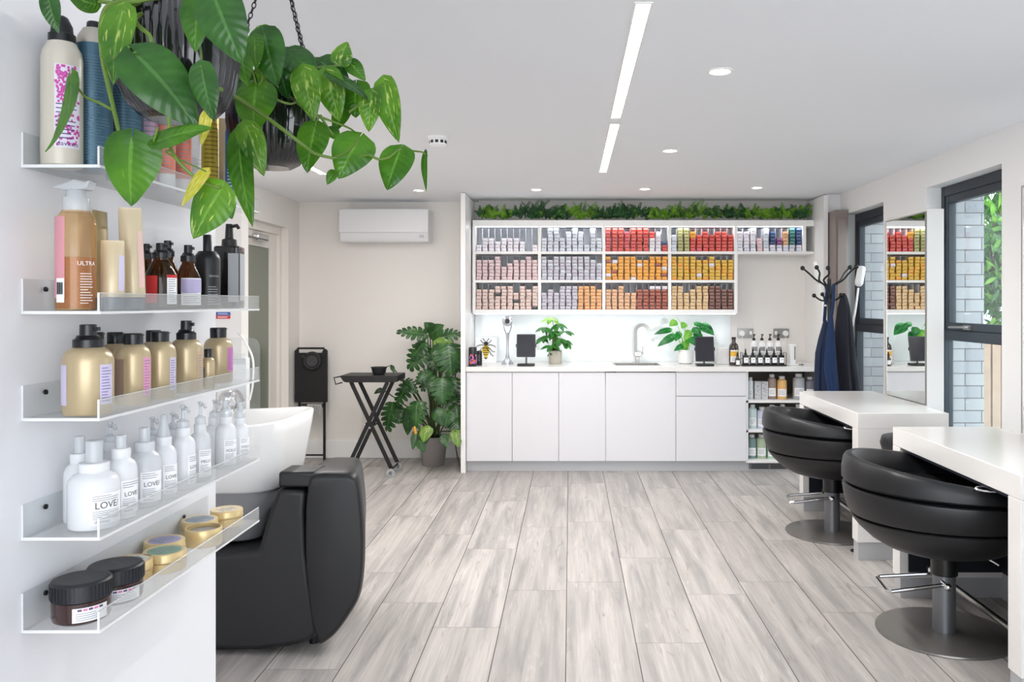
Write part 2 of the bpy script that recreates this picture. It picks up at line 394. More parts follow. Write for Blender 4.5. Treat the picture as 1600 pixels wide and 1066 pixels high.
# window wall
WIN = [(2.85, 3.81), (4.55, 5.51), (6.27, 7.18)]  # first opening is an unseen window, added to let in more daylight
wr = MB(); ys = [-3]+[q for p in WIN for q in p]+[7.3]
for i in range(0, len(ys), 2): wr.box(XR, ys[i], 0, 2.5, ys[i+1], ZC)
for a, e in WIN: wr.box(XR, a, 2.215, 2.5, e, ZC)
struct(wr.build('wall_right', white))
pane = glassy('window glass', (244, 249, 250), .97, .01)
for k, (a, e) in enumerate(WIN):
    wd = structure_root('window_%d' % (k+1), (2.455, a, 0)); W = e-a
    MB().box(0, .001, .001, .06, .05, 2.214).box(0, W-.05, .001, .06, W-.001, 2.214).box(0, .05, .001, .06, W-.05, .06).box(0, .05, 2.15, .06, W-.05, 2.214).build('window_frame', anth, wd, .004)
    MB().box(0, .05, 1.21, .06, W-.05, 1.275).build('transom', anth, wd, .004)
    MB().box(.006, .05, 1.275, .056, .10, 2.15).box(.006, W-.10, 1.275, .056, W-.05, 2.15).box(.006, .10, 1.275, .056, W-.10, 1.325).box(.006, .10, 2.10, .056, W-.10, 2.15).build('window_sash', anth, wd, .004)
    MB().box(.028, .10, 1.325, .034, W-.10, 2.10).build('upper_pane', pane, wd)
    MB().box(.028, .05, .06, .034, W-.05, 1.21).build('lower_pane', pane, wd)
    if k < 2:
        MB().tube(bez([(-.004, W*.58, 1.30), (-.022, W*.6, 1.302), (-.024, W*.78, 1.298), (-.014, W*.84, 1.296)], 6), .009).box(-.01, W*.56, 1.285, .006, W*.66, 1.315).build('window_handle', steel, wd, .002)

# ------------------------------------------------------------------ outside the windows
bm_ = bpy.data.materials.new('washed brick'); bm_.use_nodes = True; nt = bm_.node_tree; bb = nt.nodes['Principled BSDF']
tc = nd(nt, 'ShaderNodeTexCoord'); sp = nd(nt, 'ShaderNodeSeparateXYZ'); cb = nd(nt, 'ShaderNodeCombineXYZ'); sm_ = nd(nt, 'ShaderNodeMath')
nt.links.new(tc.outputs['Object'], sp.inputs[0]); nt.links.new(sp.outputs[0], sm_.inputs[0]); nt.links.new(sp.outputs[1], sm_.inputs[1]); nt.links.new(sm_.outputs[0], cb.inputs[0]); nt.links.new(sp.outputs[2], cb.inputs[1])
br = nd(nt, 'ShaderNodeTexBrick'); br.inputs['Scale'].default_value = 1; br.inputs['Brick Width'].default_value = .22; br.inputs['Row Height'].default_value = .082; br.inputs['Mortar Size'].default_value = .004
br.inputs['Color1'].default_value = lin((186, 186, 188)); br.inputs['Color2'].default_value = lin((160, 162, 168)); br.inputs['Mortar'].default_value = lin((112, 110, 110))
nt.links.new(cb.outputs[0], br.inputs['Vector']); nt.links.new(br.outputs['Color'], bb.inputs['Base Color']); bb.inputs['Roughness'].default_value = .85
for k, (y0, y1) in enumerate([(3.82, 4.54), (5.52, 6.26), (7.19, 8.4)]):
    o = MB().box(2.52, y0, 0, 2.745, y1, 2.9).build('outer_wall_pier', bm_); o['kind'] = 'structure'
struct(MB().box(2.5, -3, -.05, 12, 14, -.01).build('ground_outside', M('garden paving', (150, 148, 142), .9, noise=.15, nscale=8)))
# timber fence, tree and planting beyond the glass
fw = M('weathered timber', (176, 150, 128), .8, noise=.25, nscale=15)
fr = thing('timber_fence', 'upright timber board fence seen low through the wide nearer window', 'fence', (0, 0, 0))
f1 = MB()
for k in range(44):
    x = 2.9+k*.075
    f1.box(x, 6.6+.004*(k % 3), -.01, x+.066, 6.63, 1.13+.01*(k % 2))
f1.build('board_slats', fw, fr, .003); MB().box(2.9, 6.635, .95, 6.2, 6.68, 1.03).box(2.9, 6.635, .2, 6.2, 6.68, .28).build('rail', fw, fr)
lt1 = leaf_mat('tree leaf', (24, 66, 30), (64, 120, 44), trans=.35, rough=.4); lt2 = leaf_mat('bright tree leaf', (72, 136, 34), (124, 178, 56), trans=.4, rough=.4)
bark = M('bark', (92, 76, 62), .9, noise=.3, nscale=30)
def tree(name, label, c, rx, ry, rz, n, seed, mats, base):
    t = thing(name, label, 'tree', base); rn = random.Random(seed); q = MB(); br_ = MB(); cc = Vector(c)-Vector(base)
    br_.tube(bez([(0, 0, 0), (.03, .02, cc.z*.5), (cc.x, cc.y, cc.z+rz*.5)], 6), [.05-.003*i for i in range(13)])
    for i in range(n):
        d_ = Vector((rn.gauss(0, 1), rn.gauss(0, 1), rn.gauss(0, 1))).normalized()*(rn.random()**.4)
        p = cc+Vector((d_.x*rx, d_.y*ry, d_.z*rz)); a = Vector((rn.gauss(0, .6), rn.gauss(0, .6)-.2, rn.gauss(-.5, .5))).normalized()*rn.uniform(.09, .16)
        blade(q, p, p+a, .042, (rn.gauss(0, .5), -1, .5+rn.gauss(0, .4)), .2, 0 if rn.random() < .6 else 1)
        if i % 40 == 0: br_.tube([(cc.x*.6, cc.y*.6, cc.z*.8), p], [.018, .004], 5)
    br_.build('trunk', bark, t); q.build('foliage', mats, t)
tree('garden_tree', 'leafy green tree behind the upper pane of the wide nearer window', (3.92, 7.6, 1.95), .55, .6, .85, 1500, 4, [lt1, lt2], (3.9, 7.7, -.01))
tree('garden_shrub', 'dark leafy shrub behind the timber fence outside', (5.2, 8.4, 1.9), .7, .7, .9, 900, 9, [lt1, lt1], (5.2, 8.4, -.01))
hs = MB().box(4.4, 13, 0, 9, 13.3, 2.2).build('neighbour_wall', M('pale render', (206, 212, 222), .8)); hs['kind'] = 'structure'

# ------------------------------------------------------------------ lamps in the ceiling
led = M('lit diffuser', (255, 244, 230), .5, emit=9)
def area(name, loc, sx_, sy_, power, col=(1, .975, .95), rot=(0, 0, 0), spread=PI):
    l = bpy.data.lights.new(name, 'AREA'); l.shape = 'RECTANGLE'; l.size = sx_; l.size_y = sy_; l.energy = power; l.color = col; l.spread = spread
    o = bpy.data.objects.new(name, l); C.objects.link(o); o.location = loc; o.rotation_euler = rot; return o
def strip(xm, y0, y1, label, pw):
    t = thing('linear_ceiling_light', label, 'ceiling light', (xm, (y0+y1)/2, ZC), 0, 'recessed linear ceiling lights'); h_ = (y1-y0)/2
    MB().box(-.030, -h_-.01, -.004, -.023, h_+.01, -.0005).box(.023, -h_-.01, -.004, .030, h_+.01, -.0005).box(-.023, -h_-.01, -.004, .023, -h_, -.0005).box(-.023, h_, -.004, .023, h_+.01, -.0005).build('trim_frame', white, t)
    MB().box(-.023, -h_, -.003, .023, h_, -.0005).build('diffuser', led, t)
    area('linear_lamp', (xm, (y0+y1)/2, ZC-.012), .045, y1-y0, pw)
strip(.232, 2.63, 4.25, 'longer bright linear light recessed in the middle of the ceiling', 19)
strip(.236, 4.40, 6.0, 'shorter-looking bright linear light continuing the middle line towards the colour shelves', 18)
strip(-1.81, 4.4, 6.1, 'bright linear light in the ceiling behind the hanging pots', 12)
DL = [(.612, 3.40, 'round recessed downlight beside the longer ceiling strip'), (.62, 5.17, 'round recessed downlight beside the second ceiling strip'), (-.283, 6.94, 'small round downlight over the pink dye boxes'),
      (.62, 6.90, 'small round downlight over the red dye boxes'), (1.53, 6.82, 'small round downlight near the coat stand end of the shelves'), (-1.27, 6.98, 'small round downlight by the air conditioner')]
for x, y, lb in DL:
    t = thing('downlight', lb, 'ceiling light', (x, y, ZC), 0, 'recessed downlights')
    MB().lathe([(.056, -.0005), (.054, -.005), (.044, -.006), (.040, -.003), (.0395, -.0005)], n=28).build('bezel', white, t)
    MB().lathe([(.038, -.001), (.036, -.004)], n=24).build('lens', led, t)
    l = bpy.data.lights.new('downlight_lamp', 'SPOT'); l.energy = 4.5; l.spot_size = 1.9; l.spot_blend = .8; l.shadow_soft_size = .04; l.color = (1, .96, .92)
    o = bpy.data.objects.new('downlight_lamp', l); C.objects.link(o); o.location = (x, y, ZC-.02)
t = thing('smoke_detector', 'white round smoke detector on the ceiling beside the pothos leaves', 'smoke detector', (-.755, 4.75, ZC))
MB().lathe([(.058, 0), (.058, -.012), (.052, -.016), (.048, -.018), (.047, -.045), (.03, -.058), (.001, -.06)][::-1], n=28).build('body', white, t)
sl = MB()
for k in range(10):
    a = 2*PI*k/10
    sl.box(-.009, -.0005, -.008, .009, .003, .008, 0, Matrix.Rotation(a, 3, 'Z'), (.048*math.sin(a), -.048*math.cos(a), -.031))
sl.build('vent_slots', blk, t)
# ------------------------------------------------------------------ built-in colour bar: side panels, base units, worktop, wall shelves
YF = 7.14; ZT = .905
def bld(mb, *a, **k): return mb.build(*a, **k)
tag(MB().box(-.935, 7.10, 0, -.895, YB, ZC-.01).build('side_panel', shelfw, bevel=.002), 'tall white end panel of the colour bar beside the monstera', 'panel')
tag(MB().box(2.20, 7.22, 0, 2.238, YB, ZC-.01).build('side_panel', shelfw, bevel=.002), 'tall white end panel of the colour bar behind the coat stand', 'panel')
def cabinet(x0, x1, label, drawer=False, low=0):
    t = thing('base_cabinet', label, 'cabinet', ((x0+x1)/2, YF, 0), 0, 'handleless base cabinets'); a = (x1-x0)/2; g = .0025
    MB().box(-a, .022, .10, a, .62, ZT-.041-low).build('carcass', shelfw, t)
    MB().box(-a, .05, 0, a, .07, .10).build('plinth', plinthm, t)
    if drawer:
        MB().box(-a+g, 0, .655, a-g, .02, ZT-.05).build('drawer', gloss, t, .0015)
        MB().box(-a+g, 0, .095, a-g, .02, .648).build('door', gloss, t, .0015)
    else:
        MB().box(-a+g, 0, .095, a-g, .02, ZT-.05).build('door', gloss, t, .0015)
xs = [-.893, -.499, -.099, .302, .906, 1.512]
cabinet(xs[0], xs[1], 'narrow white base cabinet against the tall end panel by the monstera')
cabinet(xs[1], xs[2], 'narrow white base cabinet below the tablet and the small money tree')
cabinet(xs[2], xs[3], 'narrow white base cabinet between the money tree and the sink')
cabinet(xs[3], xs[4], 'wide white base cabinet with one door under the sink', low=.13)
cabinet(xs[4], xs[5], 'wide white base cabinet with a drawer over its door', True)
# open end unit with shelves
t = thing('open_shelf_unit', 'white open shelf unit of bottles at the end of the counter', 'shelf unit', (1.512, YF, 0)); W = 2.20-1.512
MB().box(.001, .02, .10, .02, .62, ZT-.041).build('side_panel', shelfw, t); MB().box(W-.02, .1, .10, W-.001, .62, ZT-.041).build('side_panel', shelfw, t)
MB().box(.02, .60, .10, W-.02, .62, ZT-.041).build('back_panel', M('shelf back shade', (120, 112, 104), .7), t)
for z in (.075, .337, .592): MB().box(.001, .02, z, W-.001, .60, z+.022).build('shelf', shelfw, t, .0015)
MB().box(0, .05, 0, W-.002, .07, .074).build('plinth', plinthm, t)
v = MB().box(.03, .04, .018, .36, .05, .066).build('vent_grille', greym, t, .002); q = MB()
for k in range(3): q.box(.05, .036, .026+.013*k, .20, .041, .032+.013*k).box(.215, .036, .026+.013*k, .345, .041, .032+.013*k)
q.build('grille_slots', blk, v)
t = thing('worktop', 'white solid worktop running over the cabinets with an inset sink', 'worktop', (0, YF, 0))
sk0, sk1 = xat(962, 7.3), xat(1031, 7.3)
MB().box(-.893, -.02, ZT-.04, 2.198, .14, ZT).box(-.893, .14, ZT-.04, sk0, .65, ZT).box(sk1, .14, ZT-.04, 2.198, .65, ZT).box(sk0, .46, ZT-.04, sk1, .65, ZT).build('top', corian, t)
sk = MB().box(sk0, .14, ZT-.16, sk1, .46, ZT-.155).box(sk0, .14, ZT-.155, sk0+.004, .46, ZT-.004).box(sk1-.004, .14, ZT-.155, sk1, .46, ZT-.004).box(sk0, .456, ZT-.155, sk1, .46, ZT-.004).box(sk0, .14, ZT-.155, sk1, .144, ZT-.004).build('sink_bowl', steel, t)
MB().box(sk0-.012, .128, ZT+.0005, sk1+.012, .14, ZT+.003).box(sk0-.012, .46, ZT+.0005, sk1+.012, .472, ZT+.003).box(sk0-.012, .14, ZT+.0005, sk0, .46, ZT+.003).box(sk1, .14, ZT+.0005, sk1+.012, .46, ZT+.003).build('sink_rim', steel, t)
tag(MB().box(-.89, 7.785, ZT+.001, 1.50, 7.799, 1.40).build('splashback', M('white glass splashback', (240, 244, 246), .12, coat=.5), bevel=.001), 'glossy white splashback panel between worktop and colour shelves', 'splashback')

# wall shelf unit
YS, YSB = 7.5, 7.78
UX = [-.868, -.277, .303, .897, 1.494, 2.112]
t = thing('colour_shelf_unit', 'white wall shelf unit of pigeonholes full of dye boxes', 'shelf unit', (0, YS, 0)); D = YSB-YS
MB().box(UX[0]-.012, 0, 2.145, 2.198, D, 2.20).build('top_panel', shelfw, t, .002)
back = M('shelf back panel', (236, 238, 242), .5)
bk = MB().box(UX[0], D-.02, 1.39, UX[4], D-.004, 2.145).box(UX[4], D-.02, 1.915, UX[5], D-.004, 2.145)
bk.build('back_panel', back, t)
for z0, z1, x1 in ((1.358, 1.393, UX[4]), (1.636, 1.660, UX[4]), (1.894, 1.918, 2.198)):
    MB().box(UX[0]-.012, 0, z0, x1+.012 if x1 < 2 else x1, D-.02, z1).build('shelf', shelfw, t, .0015)
for i, x in enumerate(UX):
    z0 = 1.918 if i == 5 else 1.393
    for za, zb in ((1.918, 2.145), (1.66, 1.894), (1.393, 1.636)):
        if za >= z0: MB().box(x-.014, .0005, za, x+.014, D-.02, zb).build('upright', shelfw, t)
ROWS = [(1.918, 2.145), (1.660, 1.894), (1.393, 1.636)]
slat = M('clear divider', (232, 234, 238), .3)
PIT = (UX[1]-UX[0]-.028)/10
for ri, (za, zb) in enumerate(ROWS):
    for ci in range(5 if ri == 0 else 4):
        q = MB()
        for k in range(1, 10):
            x = UX[ci]+.014+k*(UX[ci+1]-UX[ci]-.028)/10
            q.box(x-.0007, .05, za, x+.0007, D-.021, zb-.012)
        q.build('divider_slats', slat, t)
q = MB()
q.box(UX[0], .012, 2.139, UX[5], .022, 2.1448)
q.build('led_strip', M('lit LED tape', (240, 246, 255), .5, emit=3), t)
MB().box(UX[0], .02, 1.352, UX[4], .03, 1.3575).build('led_strip', MATS['lit LED tape'], t)
area('shelf_led', ((UX[0]+UX[5])/2, YS+.017, 2.135), UX[5]-UX[0], .02, 1.7, (.93, .97, 1))
area('worktop_led', ((UX[0]+UX[4])/2, YS+.03, 1.348), UX[4]-UX[0], .03, .8, (.90, .96, 1))

# dye boxes: 300 as things, the rest in one mass
PAL = {'white': (232, 226, 234), 'silver': (206, 211, 222), 'red': (206, 58, 46), 'rose': (206, 66, 84), 'olive': (164, 160, 96), 'orange': (240, 160, 34), 'yellow': (226, 176, 44), 'pale pink': (222, 192, 194),
       'pink beige': (220, 192, 182), 'lilac grey': (192, 187, 202), 'peach': (232, 164, 98), 'apricot': (226, 172, 126), 'red brown': (158, 70, 46), 'tan': (222, 186, 134), 'dark brown': (112, 66, 52),
       'navy': (38, 62, 112), 'teal': (44, 110, 104), 'purple': (128, 60, 120), 'black': (34, 34, 38)}
def hs_(s): return [int(c) for c in s]
CELLS = {(0, 0): ['2443444302', lambda k, j: 'white'], (0, 1): ['4774676274', lambda k, j: 'silver'],
         (0, 2): ['7776777663', lambda k, j: ('navy' if j == 2 else 'red') if k == 9 else 'white' if k == 8 or (k == 7 and j < 4) else 'rose' if k in (0, 3) and j % 2 else 'red'],
         (0, 3): ['5776565665', lambda k, j: 'silver' if k == 0 else 'olive' if k in (1, 2) else 'orange' if k == 3 and j > 3 else 'rose' if k == 4 and j == 0 else 'red'],
         (0, 4): ['6674764677', lambda k, j: ['white', 'white', 'white', 'pale pink', 'silver', 'navy', 'purple', 'apricot', 'teal', 'navy'][k] if j > 1 or k == 3 else ['white', 'silver'][(k+j) % 2]],
         (1, 0): ['6667456676', lambda k, j: 'pale pink'], (1, 1): ['7677777765', lambda k, j: 'silver' if (k+j) % 4 == 1 else 'lilac grey'],
         (1, 2): ['7677766777', lambda k, j: 'red brown' if (k*3+j) % 23 == 5 else 'white' if (k*5+j*3) % 17 == 3 else 'orange'],
         (1, 3): ['7777667666', lambda k, j: 'white' if (k*7+j*5) % 29 == 4 else 'orange' if (k+j) % 5 == 0 else 'yellow'],
         (2, 0): ['6667775767', lambda k, j: 'black' if (k*7+j) % 19 == 6 else 'pink beige'], (2, 1): ['5657777776', lambda k, j: 'peach' if k > 5 else 'lilac grey'],
         (2, 2): ['6675566777', lambda k, j: 'apricot' if k < 5 else 'white' if k > 6 and j == 6 else 'red brown'], (2, 3): ['7756777766', lambda k, j: 'dark brown' if k > 5 else 'tan']}
BW, BH, BD = .0435, .0305, .115
BOXM = {}
def dye_geo(mb, o=(0, 0, 0), R=None, mi=0):
    mb.box(-BW/2, 0, 0, BW/2, BD, BH-.0022, mi, R, o)
    mb.box(-BW/2+.002, -.0005, BH*.48, BW/2-.002, 0, BH-.0035, mi+1, R, o)
    mb.box(-BW/2+.004, -.0009, BH*.18, BW/2-.012, -.0001, BH*.3, mi+2, R, o)
inks = M('dye box print', (96, 84, 84), .6)
def boxmats(c):
    col = PAL[c]; k = 'dye '+c
    return [M(k, col, .45), M(k+' face', tuple(min(255, int(x+(255-x)*.28)) for x in col), .45), M(k+' print', tuple(int(x*.72) for x in col), .5)]
ordn = 'first second third fourth fifth sixth seventh eighth ninth tenth'.split()
rown = ['top', 'middle', 'bottom']
rest = MB(); rmats = []; ridx = {}; made = 0
rnd = random.Random(11)
for ri, ci in sorted(CELLS, key=lambda k: (k not in ((0, 0), (0, 1), (0, 2), (0, 3), (0, 4), (1, 2)), k)):
    hts, cf = CELLS[(ri, ci)]; za = ROWS[ri][0]; wc = (UX[ci+1]-UX[ci]-.028)/10
    for k, n in enumerate(hs_(hts)):
        x = UX[ci]+.014+(k+.5)*wc
        for j in range(n):
            c = cf(k, j); y = YS+.028+rnd.uniform(-.006, .008); dx = rnd.uniform(-.003, .003); rz = rnd.uniform(-.05, .05)
            p = (x+dx, y, za+.0006+j*BH)
            if made < 300:
                made += 1
                if c not in BOXM:
                    q = MB(); dye_geo(q); o = q.build('dye_box', boxmats(c), flat=True); BOXM[c] = o
                else:
                    o = BOXM[c].copy(); C.objects.link(o)
                o.location = p; o.rotation_euler = (0, 0, rz)
                tag(o, '%s dye box %s up in the %s stack of the %s row, %s compartment' % (c, ordn[j], ordn[k], rown[ri], ordn[ci]), 'hair dye box', 'dye boxes on the colour shelves')
            else:
                if c not in ridx: ridx[c] = len(rmats); rmats += boxmats(c)
                dye_geo(rest, p, Matrix.Rotation(rz, 3, 'Z'), ridx[c])
tag(rest.build('dye_box_mass', rmats, flat=True), 'remaining stacks of pink, lilac, orange, yellow, tan and brown dye boxes on the lower shelves', 'hair dye boxes', 'dye boxes on the colour shelves', 'stuff')

# garland of artificial greenery on top
gd = leaf_mat('garland dark', (22, 62, 30), (44, 100, 44), trans=.15, rough=.5); gl_ = leaf_mat('garland bright', (84, 136, 26), (128, 178, 44), trans=.2, rough=.5)
t = thing('foliage_garland', 'garland of artificial ferns and trailing greenery along the top of the shelves', 'garland', (0, 7.62, 2.201))
rnd = random.Random(3)
gq = {0: MB(), 1: MB()}
def sprig(mb, p, d, L, n, lw):
    p = Vector(p); d = Vector(d).normalized(); s = d.cross(Vector((0, -1, .3))).normalized()
    path = [p+d*L*u+Vector((0, 0, -.22*L*u*u)) for u in [i/n for i in range(n+1)]]
    mb.tube(path, .0012, 4)
    for i in range(1, n+1):
        for sd in (-1, 1):
            l = lw*(1.15-.7*i/n); q = path[i]
            blade(mb, q, q+(s*sd*.85+d*.6+Vector((0, -.2, .1)))*l, l*.42, (rnd.gauss(0, .3), -1, .4), .2, 0, 3)
for i in range(460):
    x = -.82+2.98*((i+.5)/460)+rnd.uniform(-.03, .03)
    kind = 1 if math.sin(x*7.5+.6)+.6*math.sin(x*17) > .25 else 0
    if rnd.random() < .18: kind = 1-kind
    fr_ = rnd.random()
    y = -.07+rnd.uniform(-.03, .08); z = .015+rnd.uniform(0, .05)
    if fr_ < .25: d = (rnd.gauss(0, .5), -1, .35); L = rnd.uniform(.06, .11); y = -.08
    else: d = (rnd.gauss(0, .9), -.4, rnd.uniform(.6, 1.5)); L = rnd.uniform(.07, .13)*(1+.75*max(0, math.sin(x*9.3+1.1)*math.sin(x*4.1+.4)))
    sprig(gq[kind], (x, y, z), d, L, 13, rnd.uniform(.016, .026))
for x, hgt in ((-.72, .21), (-.3, .2), (-.08, .21), (.5, .27), (.4, .2), (.78, .17), (.95, .18), (1.1, .18), (1.6, .17), (2.0, .2), (1.3, .17), (.2, .17), (1.85, .18), (1.45, .18)):
    for k in range(7): sprig(gq[0 if k % 2 else 1 if x > .7 else 0], (x+rnd.uniform(-.03, .03), -.05, .02), (rnd.gauss(0, .45), -.3, 1), hgt*.8*rnd.uniform(.6, 1), 13, .026)
for m_ in gq.values(): m_.v = [(min(max(x, -.888), 2.19), min(y, .17), max(z, .002) if y > -.122 else z) for x, y, z in m_.v]
gq[0].build('dark_foliage', gd, t); gq[1].build('bright_foliage', gl_, t)

# ------------------------------------------------------------------ things on the worktop
ZW = ZT+.0006
t = thing('tap', 'brushed square swan-neck mixer tap behind the sink', 'tap', (xat(996, 7.64), 7.64, ZW))
MB().box(-.018, -.018, 0, .018, .018, .055).build('base', steel, t, .003)
MB().box(-.032, -.024, .055, .04, .024, .10).build('body', steel, t, .004)
sp_ = [( -.018, z) for z in (.10, .20, .28)]+[(-.018+.065*(1-math.cos(a)), .28+.065*math.sin(a)) for a in [PI*k/10*.93 for k in range(1, 11)]]
q = MB(); rg = []
for i, (x, z) in enumerate(sp_):
    a = sp_[min(i+1, len(sp_)-1)]; b_ = sp_[max(i-1, 0)]; dx, dz = a[0]-b_[0], a[1]-b_[1]; l = math.hypot(dx, dz); nx, nz = -dz/l*.014, dx/l*.014
    rg.append([Vector((x+nx, -.019, z+nz)), Vector((x-nx, -.016, z-nz)), Vector((x-nx, .016, z-nz)), Vector((x+nx, .016, z+nz))])
q.loft(rg); q.build('spout', steel, t, sharp=.9)
MB().box(.045, -.012, .075, .052, .012, .15).build('lever', steel, t, .002)
def tablet(x, y, label, tilt, w, h, zc, screen_back):
    t = thing('tablet_stand', label, 'tablet', (x, y, ZW), 0, 'tablets on the worktop')
    MB().box(-.075, -.06, 0, .075, .06, .02).build('base', blk, t, .008)
    R = Matrix.Rotation(tilt, 3, 'X')
    MB().tube(bez([(0, .02, .02), (0, .035, .06), (0, .02, .13)], 5), .008).build('stem', greym, t)
    MB().prism(rrect(-w/2, -h/2, w/2, h/2, .01), lambda a, b_, d_: R @ Vector((a, d_, b_))+Vector((0, 0, zc)), -.004, .006).build('tablet_body', M('tablet case', (46, 46, 52), .45), t, .001)
    MB().prism(rrect(-w/2+.008, -h/2+.008, w/2-.008, h/2-.008, .006), lambda a, b_, d_: R @ Vector((a, d_, b_))+Vector((0, 0, zc)), -.0046, -.0041).build('screen', M('dark screen', (42, 42, 50), .18), t)
    MB().box(-w/2-.007, -.008, zc-.015, -w/2-.001, .008, zc+.015).box(w/2+.001, -.008, zc-.015, w/2+.007, .008, zc+.015).build('clamp', blk, t, .002)
tablet(xat(822, 7.25), 7.25, 'dark tablet on a stand beside the silver trophy', -.12, .165, .20, .175, 1)
tablet(xat(1101, 7.25), 7.25, 'dark tablet on a stand in front of the white-potted plant', -.22, .165, .22, .145, 1)
# trophy
t = thing('award_trophy', 'slim clear silver trophy with an oval head beside the bee picture', 'trophy', (xat(793, 7.45), 7.45, ZW)); sil = M('silver acrylic', (196, 200, 206), .15, .6)
MB().lathe([(.056, 0), (.056, .02), (.045, .026), (.02, .05), (.012, .11), (.012, .20), (.018, .28)], n=20).build('stem', sil, t)
MB().tube(bez([(-.012, 0, .27), (-.03, 0, .32), (-.036, 0, .36)], 5), .006).tube(bez([(.012, 0, .27), (.03, 0, .32), (.036, 0, .36)], 5), .006).build('fork', sil, t)
hd = MB().lathe([(.001, -.012), (.03, -.012), (.047, -.006), (.047, .006), (.03, .012), (.001, .012)], (0, 0, .385), 24, M=Matrix.Rotation(PI/2, 3, 'X')).build('head', sil, t)
MB().lathe([(.001, 0), (.022, 0), (.022, .004), (.001, .004)], (0, -.012, .385), 20, M=Matrix.Rotation(PI/2, 3, 'X')).build('dark_inlay', blk, hd)
# bee picture
t = thing('bee_picture', 'white card with a yellow and black bee picture leaning on the splashback', 'picture', (xat(759, 7.6), 7.6, ZW)); R = Matrix.Rotation(-.12, 3, 'X')
def bp_(a, b_, d_): return R @ Vector((a, d_, b_))
MB().prism([(-.098, 0), (.098, 0), (.098, .235), (-.098, .235)], bp_, 0, .005).build('card', paper, t, flat=True)
q = MB(); yb = M('bee yellow', (224, 190, 40), .6); bk_ = M('ink black', (26, 26, 28), .6)
q.prism([(.036*math.cos(a)*(1 if math.sin(a) > 0 else .8)*(1-.35*max(0, -math.sin(a))), .105+.062*math.sin(a)) for a in [2*PI*k/20 for k in range(20)]], bp_, -.0015, -.0003)
for zz, hw in ((.132, .027), (.113, .030), (.094, .027), (.075, .022)): q.prism([(-hw, zz-.0035), (hw, zz-.0035), (hw, zz+.0035), (-hw, zz+.0035)], bp_, -.0022, -.0016, 1)
q.prism([(.022*math.cos(a), .178+.016*math.sin(a)) for a in [2*PI*k/14 for k in range(14)]], bp_, -.0015, -.0003, 1)
q.prism([(.018*math.cos(a), .152+.014*math.sin(a)) for a in [2*PI*k/14 for k in range(14)]], bp_, -.0021, -.0016, 0)
q.prism([(-.02, .05), (.02, .05), (0, .03)], bp_, -.0015, -.0003, 1)
for sgn in (-1, 1):
    for pts in ([(0, .16), (.045, .165), (.08, .155), (.088, .14)], [(0, .15), (.04, .13), (.06, .105), (.085, .10)], [(0, .14), (.035, .1), (.05, .075), (.07, .06)], [(.005, .19), (.02, .215), (.03, .225)], [(0, .165), (.035, .19), (.05, .21)]):
        if sgn < 0 and pts[1] == (.035, .1): continue
        q.tube([bp_(a*sgn, b_, -.0035) for a, b_ in pts], .003, 5, 1)
q.build('bee_print', [yb, bk_], t, flat=True)
q = MB(); rn = random.Random(2)
for k in range(60):
    a, b_ = rn.uniform(-.095, .095), rn.uniform(.01, .228); s_ = rn.uniform(.0008, .002)
    q.prism([(a-s_, b_-s_), (a+s_, b_-s_), (a+s_, b_+s_), (a-s_, b_+s_)], bp_, -.0006, -.0001)
q.build('speckle_print', M('grey speckle', (150, 150, 150), .7), t, flat=True)
# two small black cans
def can(name, x, y, r, h, label, pat=False):
    t = thing(name, label, 'can', (x, y, ZW))
    MB().lathe([(r*.96, 0), (r, .004), (r, h*.93), (r*.9, h*.97), (r*.86, h)], n=24).build('body', M('black can', (30, 29, 33), .3), t)
    if pat:
        q = MB(); rn = random.Random(8)
        for k in range(26):
            az = -PI/2+.2+rn.uniform(-1.0, 1.0); z = rn.uniform(.15, .62)*h; s_ = rn.uniform(.1, .2)
            q.patch(r, az, s_, z-.008, z+.008, mi=k % 3, th=.0006+.0001*k)
        q.build('flower_print', [M('coral print', (232, 110, 96), .5), M('violet print', (150, 100, 190), .5), M('pink print', (222, 120, 170), .5)], t)
    else: fine_print(MB(), r, -PI/2, .7, h*.3, h*.75, 6, 4).build('fine_print', M('pale print', (150, 150, 156), .6), t)
can('product_can', xat(738.5, 7.2), 7.2, .036, .165, 'black can with a coral and violet flower print at the end of the worktop', True)
can('product_can', xat(749, 7.3), 7.3, .024, .128, 'smaller plain black can in front of the bee picture')
# money tree
pott = M('stone pot', (190, 184, 172), .8, noise=.06, nscale=60); soil = M('soil', (60, 48, 40), .95)
ctop = (xat(867.5, 7.5), 7.5, ZW)
t = thing('money_tree', 'small braided money tree in a ribbed beige pot', 'potted plant', ctop)
MB().lathe([(.054, 0), (.058, .004), (.06, .115), (.055, .12), (.052, .11), (.05, .10)], n=40).build('pot', pott, t); MB().lathe([(.052, .098), (.0505, .104)], n=20).build('soil', soil, t)
q = MB()
for ph in (0, 2.1, 4.2): q.tube([(.018*math.cos(ph+4*u), .018*math.sin(ph+4*u), .10+.12*u) for u in [i/10 for i in range(11)]], .011, 7)
q.build('braided_trunk', M('money tree bark', (130, 96, 70), .8, noise=.2, nscale=50), t)
mg = leaf_mat('money tree leaf', (26, 92, 34), (66, 146, 48), trans=.3); mg2 = leaf_mat('money tree new leaf', (110, 180, 40), (150, 205, 70), trans=.35)
q = MB(); st = MB(); rn = random.Random(6)
